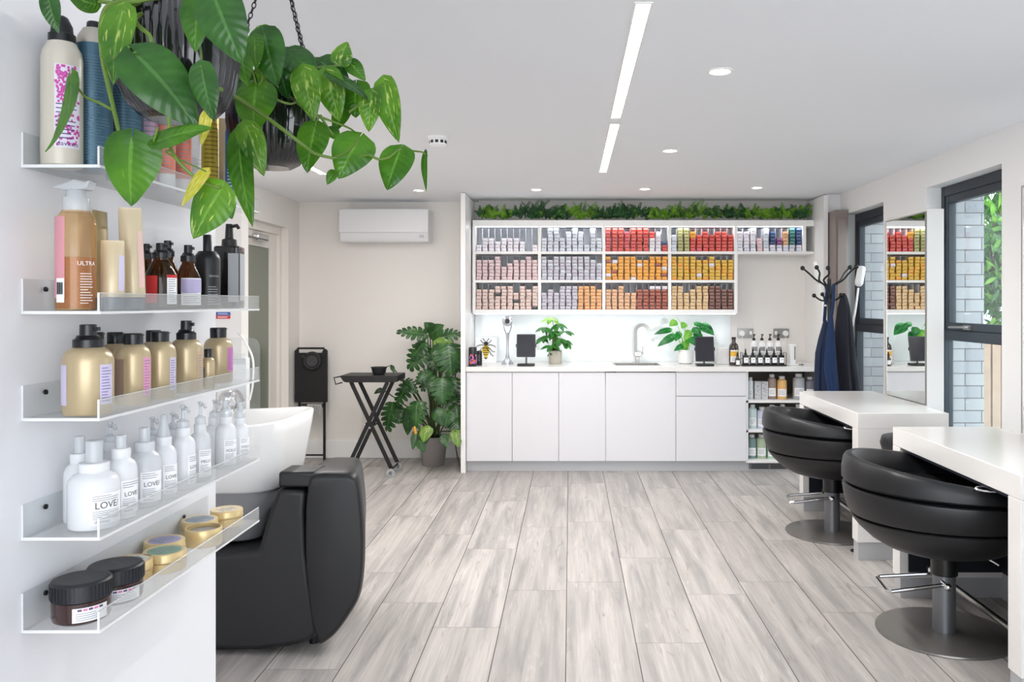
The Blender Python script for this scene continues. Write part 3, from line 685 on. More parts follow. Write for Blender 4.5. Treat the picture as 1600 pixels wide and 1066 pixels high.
for px, py, n in ((862, 497, 1), (850, 512, 0), (872, 506, 0), (882, 518, 0), (856, 525, 0), (875, 530, 0), (866, 518, 0), (848, 528, 0), (862, 540, 0), (884, 532, 0), (868, 545, 0)):
    c = at(px, py, 7.5+rn.uniform(-.08, .05))-Vector(ctop)
    st.tube(bez([(0, 0, .21), ((c.x)*.4, c.y*.4, (c.z+.21)/2+.02), c], 4), .003, 5)
    for k in range(6):
        a = 2*PI*k/6+rn.random()*.5; d = Vector((math.cos(a), math.sin(a)*.8, rn.uniform(-.75, -.1))).normalized()
        blade(q, c, c+d*rn.uniform(.08, .115), .042, (math.cos(a)*.5, -.5+math.sin(a)*.3, .7), .2, n, 5)
q.build('foliage', [mg, mg2], t); st.build('stem', mg, t)
# white-potted plant by the second tablet
ctop = (xat(1071, 7.5), 7.5, ZW)
t = thing('potted_anthurium', 'leafy green plant in a rounded white pot behind the second tablet', 'potted plant', ctop)
MB().lathe([(.05, 0), (.066, .01), (.074, .07), (.07, .12), (.064, .125), (.062, .11)], n=30).build('pot', M('white ceramic', (238, 238, 238), .25), t); MB().lathe([(.064, .1), (.06, .108)], n=20).build('soil', soil, t)
q = MB(); st = MB()
al = leaf_mat('anthurium leaf', (20, 96, 44), (48, 150, 66), trans=.25, rough=.25); al2 = leaf_mat('new anthurium leaf', (104, 184, 60), (150, 210, 90), trans=.35)
for bx, by, tx, ty, w_, mi in ((1047, 515, 1023, 520, 11, 0), (1053, 525, 1028, 539, 14, 0), (1056, 502, 1047, 508, 14, 1), (1070, 505, 1066, 512, 13, 1), (1087, 505, 1105, 512, 11, 0), (1097, 508, 1117, 521, 20, 0), (1085, 513, 1095, 524, 16, 0), (1078, 518, 1070, 530, 14, 1),
                               (1062, 520, 1056, 532, 12, 0), (1066, 540, 1054, 547, 10, 0), (1080, 528, 1090, 540, 16, 0), (1072, 535, 1068, 545, 14, 1), (1088, 520, 1098, 534, 16, 0), (1074, 524, 1076, 538, 15, 1)):
    Yl = 7.42+.1*((bx*7) % 5)/5
    p0, p1 = at(bx, by, Yl)-Vector(ctop), at(tx, ty, Yl-.05)-Vector(ctop)
    heart(q, p0, p1, w_*7.4/F*1.0, (.2, -1, .6), .2, .15, .18, mi=mi, nu=8, nv=6)
    st.tube(bez([(p0.x*.15, 0, .11), (p0.x*.5, p0.y*.5, (p0.z+.11)/2+.02), p0], 5), .0025, 5)
st.tube(bez([(0, 0, .11), (-.01, 0, .3), at(1058, 496, 7.48)-Vector(ctop)], 5), .0018, 5)
q.build('foliage', [al, al2], t); st.build('stem', al2, t)
# marble block, bottles, caddy, pumps, sockets, device
mb_ = M('white marble', (232, 230, 230), .2, noise=.05, nscale=18)
tag(MB().box(xat(1120, 7.45), 7.42, ZW, xat(1139, 7.45), 7.52, ZW+.145).prism([(xat(1116, 7.5), 0), (xat(1126, 7.5), 0), (xat(1119, 7.5), .18)], lambda a, b_, d_: (a, d_, ZW+b_), 7.525, 7.56).build('marble_block', mb_, bevel=.004), 'white veined marble block between the tablet and the dark bottle', 'ornament')
amber = glassy('amber glass', (150, 84, 22), .55, .04, (70, 40, 16)); dkb = M('dark brown glass', (44, 30, 24), .12, coat=.6)
t = thing('oil_bottle', 'dark brown bottle with a yellow and white label', 'bottle', (xat(1146.5, 7.3), 7.3, ZW))
MB().lathe([(.04, 0), (.043, .006), (.043, .15), (.036, .18), (.018, .20), (.016, .225)], n=24).build('body', dkb, t); MB().lathe([(.019, .225), (.019, .245), (.016, .248)], n=16).build('cap', blk, t)
lb = MB().patch(.043, -PI/2, .9, .03, .135).build('label_sticker', paper, t); MB().patch(.043, -PI/2, .9, .08, .125, th=.001).build('yellow_band', M('label yellow', (226, 178, 70), .5), lb); fine_print(MB(), .0435, -PI/2, .7, .035, .075, 4, 3).build('fine_print', wink, lb)
t = thing('dropper_bottle', 'tiny dark dropper bottle beside the brown bottle with the yellow label', 'bottle', (xat(1152.5, 7.22), 7.22, ZW))
MB().lathe([(.02, 0), (.021, .003), (.021, .06), (.011, .075), (.010, .085)], n=18).build('body', dkb, t); MB().lathe([(.011, .085), (.009, .10), (.004, .12)], n=12).build('cap', blk, t); MB().patch(.021, -PI/2, .8, .012, .05).build('label_sticker', paper, t)
# wire caddy with six small black bottles
cx = xat(1193, 7.25)
t = thing('bottle_caddy', 'black metal caddy holding a row of six small black bottles', 'caddy', (cx, 7.25, ZW)); w2 = .19
MB().box(-w2, -.045, 0, w2, .045, .012).build('tray', blkm, t, .002)
MB().tube([(-w2, .04, .012), (-w2, .04, .115), (-w2+.0, -.04, .115), (-w2, -.04, .012)], .003, 6).tube([(w2-.003, .04, .012), (w2-.003, .04, .115), (w2-.003, -.04, .115), (w2-.003, -.04, .012)], .003, 6).tube([(-w2, .042, .06), (w2-.003, .042, .06)], .003, 6).build('wire_frame', blkm, t)
names6 = ['first', 'second', 'third', 'fourth', 'fifth', 'sixth']
b0 = None
for k in range(6):
    loc = (cx-w2+.032+k*.062, 7.245, ZW+.0125); lbl = '%s small black pump bottle in the caddy, counting from the brown bottle' % names6[k]
    if not b0:
        b0 = t = thing('small_pump_bottle', lbl, 'bottle', loc, 0, 'small black bottles in the caddy')
        MB().box(-.024, -.024, 0, .024, .024, .08).build('body', M('black bottle', (24, 24, 26), .25), t, .004)
        MB().lathe([(.013, .08), (.013, .095), (.008, .10), (.006, .125), (.002, .14)], n=14).build('dropper_cap', blk, t)
        MB().box(-.019, -.0252, .014, .019, -.0242, .06).build('label_sticker', paper, t)
        MB().box(-.003, -.0256, .044, .012, -.0253, .047).box(-.004, -.0256, .036, .004, -.0253, .039).build('fine_print', wink, t)
    else: dup(b0, loc, None, lbl)
b0 = None
for k, px in enumerate((1178, 1190.5, 1203, 1216)):
    loc = (xat(px, 7.42), 7.42, ZW); lbl = '%s white pump bottle behind the caddy, counting from the brown bottle' % names6[k]
    if not b0:
        b0 = t = thing('white_pump_bottle', lbl, 'bottle', loc, 0, 'white pump bottles behind the caddy')
        MB().lathe([(.031, 0), (.033, .005), (.033, .17), (.026, .195), (.012, .205), (.012, .215)], n=24).build('body', M('white plastic', (240, 240, 240), .35), t)
        MB().lathe([(.014, .213), (.014, .232), (.005, .234), (.005, .262)], n=14).box(-.007, -.032, .258, .007, .008, .270).build('pump', blk, t, .001)
        q = MB()
        for i in range(4): q.patch(.033, -PI/2-.66+.4*i, .13, .12, .158)
        q.build('bold_print', wink, t); fine_print(MB(), .033, -PI/2, .8, .04, .11, 5, 3).build('fine_print', wink, t)
    else: dup(b0, loc, None, lbl)
for px, lbl in ((1165, 'double grey wall socket nearer the tablets with one white plug'), (1221, 'double grey wall socket nearer the coat stand with one white plug')):
    t = thing('wall_socket', lbl, 'socket', (xat(px, 7.78), 7.8, zat(521, 7.78)), 0, 'wall sockets')
    MB().box(-.073, -.012, -.043, .073, 0, .043).build('plate', steel, t, .002)
    sgn = -1 if px < 1200 else 1
    MB().lathe([(.026, 0), (.026, .03), (.02, .036)], (sgn*.036, -.012, 0), 16, M=Matrix.Rotation(PI/2, 3, 'X')).build('plug', M('white plastic', (240, 240, 240), .35), t)
    MB().box(-sgn*.05-.012, -.0135, -.012, -sgn*.05+.012, -.0115, .02).build('switch', white, t)
    MB().tube(bez([(sgn*.036, -.03, -.02), (sgn*.03, -.05, -.1), (sgn*.02, -.06, -.25)], 6), .0025, 6).build('cord', white, t)
t = thing('charging_dock', 'small white boxed device at the end of the worktop', 'device', (xat(1238, 7.3), 7.3, ZW))
MB().box(-.028, -.02, .012, .028, .03, .185).build('body', M('white plastic', (240, 240, 240), .35), t, .006); MB().box(-.04, -.04, 0, .045, .04, .0125).build('base', M('white plastic', (240, 240, 240), .35), t, .004)
MB().box(.012, -.0212, .05, .022, -.0202, .165).build('slot_print', M('grey print', (120, 124, 128), .5), t)
MB().tube(bez([(.045, 0, .006), (.08, -.02, .006), (.10, .0, .006), (.085, .03, .006)], 6), .003, 6).build('cord', blk, t)

# bottles on the open shelves
def litre(name, px, y0, w, ytop, z, label, col, cap='neck', box=False, Yb=7.28, clear=False):
    x = xat(px, Yb); h = zat(ytop, Yb)-z; r = w/2*Yb/F
    t = thing(name, label, 'box' if box else 'bottle', (x, Yb, z+.0006))
    m = M('bottle '+name+str(col), col, .35)
    if box:
        MB().box(-r*.96, -.03, 0, r*.96, .03, h).build('carton', m, t, .001)
        q = MB(); rn = random.Random(px)
        for k in range(40):
            a, b_ = rn.uniform(-r*.8, r*.6), rn.uniform(.03, .92)*h; q.box(a, -.0306, b_, a+.006, -.0301, b_+.003)
        q.build('dotted_print', wink, t); return t
    MB().lathe([(r*.93, 0), (r, .006), (r, h*.74), (r*.92, h*.82), (r*.55, h*.87), (r*.5, h*.9)], n=24).build('body', m, t)
    MB().lathe([(r*.58, h*.885), (r*.6, h*.985), (r*.52, h)], n=18).build('cap', M('pale cap', (214, 216, 218), .4) if col[0] > 120 else M('pale cap', (214, 216, 218), .4), t)
    lb = MB().patch(r, -PI/2-.1, .95, h*.12, h*.45).build('label_sticker', paper, t); fine_print(MB(), r+.0004, -PI/2-.1, .7, h*.18, h*.4, 5, int(px)).build('fine_print', M('grey print', (120, 124, 128), .5), lb)
    return t
s1, s2, s3 = .614, .359, .097
litre('litre_bottle', 1173, 0, 8, 590, s1, 'narrow white bottle at the cabinet end of the upper open shelf', (226, 232, 238))
litre('patterned_carton', 1183.3, 0, 10.2, 596, s1, 'grey patterned carton next to the narrow white bottle', (206, 206, 208), box=True)
litre('patterned_carton', 1194, 0, 10.2, 596, s1, 'grey patterned carton beside the brownish litre bottle', (206, 206, 208), box=True)
litre('litre_bottle', 1206, 0, 13.5, 585, s1, 'greyish brown litre bottle on the upper open shelf', (150, 132, 122))
litre('litre_bottle', 1221.5, 0, 15.5, 588, s1, 'orange litre bottle on the upper open shelf', (232, 182, 112))
litre('litre_bottle', 1248, 0, 18, 584, s1, 'big silver grey litre bottle on the upper open shelf', (176, 178, 184))
litre('litre_bottle', 1265, 0, 14, 589, s1, 'dark grey litre bottle on the upper open shelf by the coat stand', (124, 122, 136))
litre('litre_bottle', 1176, 0, 13, 632, s2, 'pale mint bottle on the middle open shelf nearest the cabinet', (206, 224, 224))
litre('litre_bottle', 1190.5, 0, 15, 636, s2, 'pale lilac bottle on the middle open shelf', (212, 212, 230))
litre('litre_bottle', 1206.5, 0, 14, 633, s2, 'blue violet bottle on the middle open shelf', (180, 192, 226))
litre('litre_bottle', 1222.5, 0, 12, 632, s2, 'white bottle on the middle open shelf above the chair back', (234, 236, 238))
litre('litre_bottle', 1247, 0, 12, 632, s2, 'white bottle at the coat stand end of the middle open shelf', (234, 236, 238))
litre('litre_bottle', 1175, 0, 13, 679, s3, 'dark green bottle on the lowest open shelf', (122, 148, 146))
litre('litre_bottle', 1189.5, 0, 15, 679, s3, 'olive green bottle on the lowest open shelf', (178, 194, 164))
litre('litre_bottle', 1206, 0, 15, 686, s3, 'mint green bottle on the lowest open shelf', (176, 208, 190))
# ------------------------------------------------------------------ air conditioner
Ya = 7.56
t = thing('air_conditioner', 'white wall-mounted air conditioner beside the tall end panel', 'air conditioner', (xat(600, Ya), Ya, zat(378, Ya))); w2, ht = 70/F*Ya, zat(326, Ya)-zat(378, Ya)
acm = M('air conditioner white', (228, 229, 232), .35)
MB().prism([(.0, .03), (.02, 0), (.235, 0), (.235, ht), (.03, ht), (.0, ht-.02)], lambda a, b_, d_: (d_, a, b_), -w2+.004, w2-.004).build('body', acm, t, .006)
MB().prism([(-.012, .085), (-.003, ht-.004), (.02, ht+.003), (.02, .085)], lambda a, b_, d_: (d_, a, b_), -w2, w2-.004).build('front_panel', acm, t, .004)
MB().prism([(-.006, .08), (.012, .012), (.02, .012), (.004, .08)], lambda a, b_, d_: (d_, a, b_), -w2+.035, w2-.12).build('air_flap', acm, t, .002)
MB().prism([(-.006, .08), (.012, .012), (.02, .012), (.004, .08)], lambda a, b_, d_: (d_, a, b_), w2-.115, w2-.01).build('display_panel', acm, t, .002)
q = MB()
for k in range(2): q.box(w2-.085, -.004+.005*k-.003, .055-.015*k, w2-.045, .004, .059-.015*k)
q.build('fine_print', M('grey print', (120, 124, 128), .5), t)

# ------------------------------------------------------------------ folded tray trolley against the back wall
Yf = 7.62; x0, x1 = xat(460, Yf), xat(511, Yf); xm = (x0+x1)/2; hw = (x1-x0)/2
t = thing('folded_trolley', 'black folded tray trolley standing upright in the corner by the door', 'trolley', (xm, Yf, 0)); zt0, zt1 = zat(629, Yf), zat(543, Yf)
q = MB(); out = [(-hw, zt0), (hw, zt0), (hw, zt1-.04), (hw-.03, zt1), (-hw+.02, zt1), (-hw, zt1-.02)]
q.prism([(-hw, zt0), (hw, zt0), (hw, zt1-.05), (-hw, zt1-.05)], XZ, 0, .03).prism([(-hw, zt1-.05), (-hw+.035, zt1-.05), (-hw+.035, zt1-.018), (-hw+.018, zt1-.018), (-hw, zt1-.03)], XZ, 0, .03)
q.prism([(hw, zt1-.05), (hw, zt1-.03), (hw-.02, zt1-.012), (hw-.035, zt1-.018), (hw-.05, zt1-.05)], XZ, 0, .03).prism([(-hw+.015, zt1-.018), (hw-.03, zt1-.018), (hw-.03, zt1), (-hw+.03, zt1)], XZ, 0, .03)
q.build('tray', blkm, t, .003)
q = MB(); zb = zat(564, Yf)
q.lathe([(.075, 0), (.07, -.03), (.055, -.035), (.05, -.028), (.001, -.026)], (.018, 0, zb), 28, M=Matrix.Rotation(-PI/2, 3, 'X') @ Matrix.Scale(-1, 3, (0, 0, 1))); bc = q
bowlm = M('matt black rubber', (34, 34, 37), .6)
MB().tube([(.018+.07*math.cos(a), -.018, zb+.07*math.sin(a)) for a in [2*PI*k/28 for k in range(28)]], .017, 10, closed=True).tube([(-.045, -.018, zb+.03), (-.075, -.018, zb+.045)], .016, 8).build('bowl_holder_ring', bowlm, t)
MB().lathe([(.05, 0), (.056, .006), (.05, .012)], (.018, -.022, zb), 24, M=Matrix.Rotation(PI/2, 3, 'X')).build('bowl_cover', M('dark grey rubber', (62, 62, 66), .6), t)
for sx_ in (-1, 1):
    MB().box(sx_*(hw-.035)-.011, .03, .0, sx_*(hw-.035)+.011, .045, zt0+.1).build('leg', blkm, t, .002)
MB().box(-hw+.03, .034, .045, hw-.03, .042, .06).build('crossbar', blkm, t)
MB().tube([(-hw+.06, .01, zt0-.022), (hw-.06, .01, zt0-.022)], .009, 8).build('roll_rail', blkm, t)
foil = M('crinkled foil', (205, 206, 208), .22, .9, bump=.6, bscale=70)
ro = MB().cyl((-.03, .01, zt0-.03), (hw-.045, .01, zt0-.03), .02, 14).box(-.03, -.012, zt0-.115, hw-.045, -.009, zt0-.028).build('foil_roll', foil, t)

# ------------------------------------------------------------------ cross-legged trolley with tint bowl
Yt = 7.1
xc = xat(583, Yt); zt = .845
t = thing('folding_trolley', 'black folding trolley on crossed legs beside the monstera', 'trolley', (xc, Yt, 0)); hw = 44/F*Yt
MB().prism([(-hw, zt), (hw, zt), (hw, zt-.05), (hw-.03, zt-.055), (-hw+.05, zt-.055), (-hw+.03, zt-.045)], XZ, -.17, .17).build('tray', blkm, t, .004)
MB().tube([(-hw-.002, -.10, zt-.01), (-hw-.06, -.12, zt-.02), (-hw-.045, -.12, zt-.075), (-hw+.01, -.12, zt-.06)], .006, 6).build('handle', blkm, t)
MB().cyl((hw-.005, .0, zt-.05), (hw+.022, 0, zt-.05), .012, 10).build('knob', blkm, t)
dz = zt-.055
for sgn in (-1, 1):
    for yy in (-.15, .10):
        yo = yy+(.022 if sgn > 0 else 0); a = Vector((-sgn*.155, yo, dz)); b_ = Vector((sgn*.185, yo, .06)); d_ = (b_-a); L = d_.length; ang = math.atan2(d_.x, -d_.z)
        MB().box(-.016, -.009, -L, .016, .009, 0, 0, Matrix.Rotation(-ang, 3, 'Y'), a).build('leg', blkm, t, .003)
MB().cyl((.012, -.17, dz*.52), (.012, .15, dz*.52), .008, 10).cyl((-.03, -.17, dz*.56), (-.03, -.14, dz*.56), .007, 8).build('pivot_bolt', chrome, t)
MB().cyl((-.187, -.15, .06), (-.187, .14, .06), .008, 8).cyl((.187, -.15, .06), (.187, .14, .06), .008, 8).build('axle', blkm, t)
clw = glassy('clear caster', (228, 232, 234), .55, .1, (205, 208, 212))
for sx_ in (-1, 1):
    for yy in (-.175, .12):
        wl = MB().lathe([(.026, -.01), (.036, -.008), (.036, .008), (.026, .01)], (sx_*.187, yy, .0365), 22, M=Matrix.Rotation(PI/2, 3, 'X')).build('caster_wheel', clw, t)
        MB().lathe([(.014, -.012), (.014, .012)], (sx_*.187, yy, .0365), 14, M=Matrix.Rotation(PI/2, 3, 'X')).build('hub', greym, wl)
bt = thing('tint_bowl', 'small black tint bowl with a brush on the folding trolley', 'bowl', (xat(593, Yt), Yt-.02, zt+.0008))
MB().lathe([(.045, 0), (.055, .012), (.062, .05), (.07, .056), (.07, .062), (.06, .06), (.05, .02), (.001, .018)], n=28).build('body', bowlm, bt)
MB().box(-.01, -.006, -.003, .085, .006, .003, 0, Matrix.Rotation(-.35, 3, 'Y'), (.03, 0, .05)).build('brush', blk, bt, .002)

# ------------------------------------------------------------------ monstera in the corner
Ym = 7.46
org = (xat(677, Ym), Ym, 0)
t = thing('monstera', 'tall monstera with split leaves in a grey pot beside the end panel', 'potted plant', org)
r1, r0 = 23/F*Ym, 17/F*Ym; zp = zat(681, Ym)
MB().lathe([(r0*.96, 0), (r0, .006), (r1*.95, zp-.05), (r1, zp-.048), (r1*1.02, zp), (r1*.93, zp), (r1*.9, zp-.03)], n=32).build('pot', M('grey plastic pot', (138, 132, 130), .6), t)
MB().lathe([(r1*.9, zp-.04), (r1*.86, zp-.03)], n=24).build('soil', soil, t)
mo1 = leaf_mat('monstera leaf', (28, 66, 30), (54, 100, 42), trans=.15, rough=.3); mo2 = leaf_mat('lighter monstera leaf', (88, 128, 44), (124, 158, 66), 'x' and (150, 170, 90), .3, trans=.2)
q = MB(); st = MB(); O = Vector(org); rn = random.Random(12)
def petiole(p, zb=.35):
    st.tube(bez([(rn.uniform(-.04, .04), rn.uniform(-.03, .03), zp-.03), (p.x*.35, p.y*.4, (zb+p.z)*.45), p], 5), .006, 6)
ML = [  # base x,y  tip x,y  width px  depth  split
 (668, 523, 622, 516, 26, 7.35, 1), (672, 524, 690, 507, 26, 7.45, 0), (680, 530, 718, 520, 30, 7.3, 1), (676, 516, 664, 505, 18, 7.5, 0), (682, 535, 716, 548, 26, 7.25, 0),
 (668, 540, 638, 575, 46, 7.22, 1), (664, 533, 642, 560, 30, 7.3, 1), (700, 536, 706, 584, 52, 7.15, 1), (686, 540, 682, 572, 26, 7.2, 0), (712, 545, 716, 580, 34, 7.3, 1),
 (676, 582, 650, 596, 28, 7.25, 1), (664, 580, 660, 610, 24, 7.3, 1), (690, 590, 692, 630, 42, 7.1, 1), (706, 588, 700, 622, 34, 7.2, 1), (680, 590, 668, 612, 24, 7.2, 0),
 (640, 596, 617, 632, 34, 7.1, 1), (632, 594, 650, 612, 20, 7.2, 1), (646, 602, 628, 608, 22, 7.2, 1),
 (614, 628, 603, 672, 38, 7.05, 1), (652, 626, 648, 668, 36, 7.05, 1), (640, 640, 635, 680, 22, 7.0, 0), (660, 630, 640, 655, 28, 7.1, 1), (618, 634, 625, 660, 22, 7.1, 1),
 (712, 632, 716, 668, 30, 7.2, 1), (700, 645, 694, 668, 28, 7.1, 0), (684, 640, 690, 665, 24, 7.1, 0), (706, 655, 718, 678, 24, 7.15, 0),
 (664, 672, 656, 702, 22, 7.05, 0), (650, 676, 645, 702, 13, 7.05, 0), (668, 668, 660, 690, 22, 7.0, 2), (694, 680, 698, 698, 16, 7.05, 0), (712, 674, 716, 698, 20, 7.1, 0), (656, 688, 662, 706, 16, 7.0, 0),
 (597, 608, 585, 614, 9, 7.25, 0), (612, 572, 616, 582, 7, 7.3, 0), (690, 610, 712, 640, 26, 7.3, 1), (678, 555, 690, 580, 30, 7.35, 1), (705, 612, 716, 628, 24, 7.3, 1)]
for i, (bx, by, tx, ty, w_, Yl, sp) in enumerate(ML):
    Yl = max(Yl, 7.36) if min(bx, tx) < 645 else Yl
    p0, p1 = at(bx, by, Yl)-O, at(tx, ty, Yl-.06)-O
    nn = (rn.uniform(-.35, .35), -1, rn.uniform(.1, .8)); wm = w_/F*Yl*1.08
    if sp == 1: split_leaf(q, p0, p1, wm, nn, 6, .12, .06, 0, i)
    else: heart(q, p0, p1, wm, nn, .18, .12, .16, mi=1 if sp == 2 or i % 9 == 4 else 0, nu=9, nv=6)
    petiole(p0)
for k in range(5):
    a = rn.uniform(-.05, .05); st.tube(bez([(a, 0, zp-.03), (a*1.5, -.02, .6), (a*.6+rn.uniform(-.03, .05), -.02, 1.05)], 6), .011, 7)
for m_ in (q, st): m_.v = [(min(x, -.942-O.x) if y+O.y > 7.08 else x, min(y, 7.77-O.y), z) for x, y, z in m_.v]
q.build('foliage', [mo1, mo2], t); st.build('stem', M('monstera stem', (66, 84, 42), .6), t)
MB().tube(bez([(.03, .03, zp-.03), (.14, .06, .5), (.215, .05, .98)], 6), .006, 6).build('support_stake', blkm, t)
MB().tube(bez([at(650, 678, 6.98)-O, at(648, 671, 6.98)-O, at(648, 666, 6.98)-O], 4), [.012, .014, .013, .013, .013, .012, .010, .007, .003]).build('flower_spadix', M('faded yellow spadix', (206, 150, 50), .6), t)
tag(MB().tube(bez([(xat(706, 7.6), 7.7, .26), (xat(712, 7.6), 7.66, .08), (xat(716, 7.5), 7.55, .012), (xat(720, 7.45), 7.40, .008)], 8), .005, 6).build('power_cord', blk), 'thin black cord hanging behind the grey monstera pot', 'cord')

# ------------------------------------------------------------------ styling desks with mirrors
def desk(y0, label, mlabel):
    t = thing('styling_desk', label, 'desk', (1.62, y0, 0), 0, 'white styling desks'); D = 1.19; Wd = .515; zt = .83; th = .09
    MB().box(0, 0, zt-th, Wd, D, zt).build('top', corian, t, .003)
    for ya in (0, D-th):
        lg = MB().box(0, ya, .10, Wd, ya+th, zt-th-.0005).build('leg', corian, t, .002)
        MB().box(.006, ya+.006, 0, Wd-.006, ya+th-.006, .0995).build('plinth', plinthm, lg)
    MB().box(.04, D-th-.012, .13, Wd-.002, D-th-.0005, zt-th-.001).build('inner_panel', navy, t)
    MB().box(.005, th, zt-th-.012, Wd-.02, D-th-.013, zt-th-.0006).build('underside_panel', navy, t)
    MB().box(Wd-.02, th+.001, .13, Wd-.001, D-th-.013, zt-th-.013).build('back_panel', navy, t)
    MB().box(Wd-.018, th+.001, 0, Wd-.003, D-th-.013, .129).build('back_plinth', plinthm, t)
    MB().cyl((.14, th+.001, .15), (.14, D-th-.013, .15), .014, 14).build('foot_rail', steel, t)
    m = thing('mirror_stand', mlabel, 'mirror', (2.158, y0+.36, 0), .021, 'styling mirrors')
    MB().box(.006, 0, 0, .112, .60, 2.025).build('board', corian, m, .003)
    MB().box(.0, .012, .8305, .0055, .592, 2.0).build('mirror_glass', M('mirror glass', (236, 240, 240), .0, 1), m)
    MB().box(-.003, .592, .832, .0055, .604, 2.008).box(-.003, .0, .832, .0055, .006, 2.008).box(-.001, .006, 2.0, .0055, .592, 2.008).build('mirror_frame', steel, m)
    return t
desk(4.69, 'white waterfall styling desk in front of the coat stand', 'tall mirror on a white board at the desk in front of the coat stand')
desk(2.99, 'white waterfall styling desk cut by the edge of the photo', 'tall mirror on a white board at the desk cut by the photo edge')

# ------------------------------------------------------------------ tub styling chairs
def tub_ring(cx, rz, za, zb, k, n=48, rs=1.0):
    pass
def chair(loc, label, rz=0):
    t = thing('styling_chair', label, 'chair', loc, rz, 'black tub styling chairs')
    n = 56
    # outer profile of the tub: height fraction -> radius; bands cut at grooves; rim tilts down towards the front (+x)
    def rim(a): return .715-.06*math.cos(a)
    prof = [(.365, .14), (.385, .235), (.42, .30), (.47, .355), (.525, .392)]
    def ring(z, r, tilt=0): return [Vector((r*math.cos(2*PI*i/n)*1.02, r*.93*math.sin(2*PI*i/n), z+tilt*(-.06*math.cos(2*PI*i/n)))) for i in range(n)]
    def band(pts): return MB().loft([ring(z, r, tl) for z, r, tl in pts])
    band([(.362, .10, 0), (.365, .18, 0), (.385, .245, 0), (.42, .305, 0), (.465, .354, 0), (.503, .385, .02), (.510, .386, .02), (.515, .380, .02), (.517, .360, .02)]).build('lower_band', leather, t)
    band([(.5175, .36, .02), (.523, .388, .02), (.533, .398, .03), (.58, .414, .12), (.624, .421, .22), (.633, .419, .22), (.638, .410, .22), (.640, .385, .22)]).build('middle_band', leather, t)
    q = MB(); q.loft([ring(z, r, tl) for z, r, tl in [(.641, .385, .22), (.647, .412, .22), (.656, .424, .3), (.68, .424, .6), (.705, .417, .9), (.715, .408, 1), (.720, .396, 1), (.717, .380, 1), (.70, .362, .9), (.60, .325, .3), (.545, .31, 0)]], cap=False)
    q.build('upper_band', leather, t)
    MB().loft([ring(z, r) for z, r in [(.52, .28), (.54, .296), (.555, .29), (.565, .25), (.57, .1), (.571, .01)]]).build('seat_cushion', leather, t)
    MB().lathe([(.048, .012), (.047, .33)], n=28).build('column', greym, t)
    MB().lathe([(.056, .26), (.056, .355), (.10, .36), (.10, .366)], n=28).build('column_sleeve', blk, t)
    MB().lathe([(.285, 0), (.287, .003), (.285, .010), (.27, .013), (.05, .014)], n=64).build('base_disc', M('polished base', (122, 119, 116), .28, .45), t)
    fr_ = MB()
    fr_.tube([(-.02, -.075, .235), (-.25, -.10, .205), (-.265, -.085, .203), (-.265, .085, .203), (-.25, .10, .205), (-.02, .075, .235)], .0085, 8)
    fo = fr_.build('footrest', chrome, t)
    MB().cyl((-.02, -.11, .238), (-.02, .11, .238), .012, 12).ball((-.02, -.112, .238), .016).ball((-.02, .112, .238), .016).build('footrest_pivot', chrome, fo)
    MB().tube(bez([(.10, -.03, .355), (.16, -.06, .35), (.2, -.08, .33)], 4), .006, 6).build('pump_lever', chrome, t)
    a0 = -1.12
    rc = Vector((.405*math.cos(a0), .40*math.sin(a0), .735-.052*math.cos(a0)))
    MB().tube([((.055)+.062*math.cos(a), -.40+.028*math.sin(a), .722+.004*math.sin(a)) for a in [2*PI*k/20 for k in range(20)]], .0045, 8, closed=True).tube([(.115, -.40, .722), (.16, -.345, .712)], .0045, 8).build('side_ring', chrome, t)
    return t
chair((1.645, 3.66, 0), 'black leather tub chair at the desk cut by the edge of the photo', -.12)
chair((1.655, 5.26, 0), 'black leather tub chair at the desk in front of the coat stand', -.12)
t = thing('cutting_stool', 'black rounded stool mostly hidden behind the nearer white desk', 'stool', (1.86, 4.43, 0))
MB().lathe([(.14, .655), (.19, .665), (.20, .70), (.19, .735), (.14, .745), (.001, .747)], n=28).build('seat', leather, t)
MB().lathe([(.022, .03), (.022, .655)], n=16).build('column', chrome, t); MB().lathe([(.11, 0), (.11, .015), (.06, .03), (.02, .032)], n=28).build('base', blk, t)
tag(MB().tube(bez([(2.09, 5.05, .32), (1.98, 5.0, .16), (1.80, 4.93, .006), (1.70, 4.90, .005), (1.64, 4.86, .005), (1.69, 4.82, .006), (1.85, 4.9, .006), (2.0, 4.98, .1), (2.09, 4.99, .3)], 10), .005, 6).build('dryer_cord', blk), 'looped black cable on the floor beside the further chair base', 'cord')

# ------------------------------------------------------------------ coat stand with aprons and coat
Yc = 6.55; cx = xat(1296, Yc)
t = thing('coat_stand', 'black metal coat stand with ball-tipped curved hooks', 'coat stand', (cx, Yc, 0))
ztop = zat(436, Yc)
MB().cyl((0, 0, .03), (0, 0, ztop), .016, 12).build('pole', blk, t)
MB().lathe([(.19, 0), (.19, .012), (.16, .03), (.03, .045)], n=28).build('base', blk, t)
for px, py, dy in ((1254, 419, -.02), (1276, 418, .10), (1294, 419, -.16), (1328, 418, .12), (1338, 417, -.04)):
    p = at(px, py, Yc+dy)-Vector((cx, Yc, 0)); s_ = 1 if p.x > .02 else -1 if p.x < -.03 else 0
    pa = bez([(s_*.012, dy*.1, ztop-.15), (s_*.028, dy*.15, ztop-.06), (s_*.05+p.x*.25, dy*.4, ztop-.01), (p.x*.75, dy*.8, p.z-.045), p], 6)
    h_ = MB().tube(pa, .0075, 7).build('upper_hook', blk, t); MB().ball(p, .019).build('ball_tip', blk, h_)
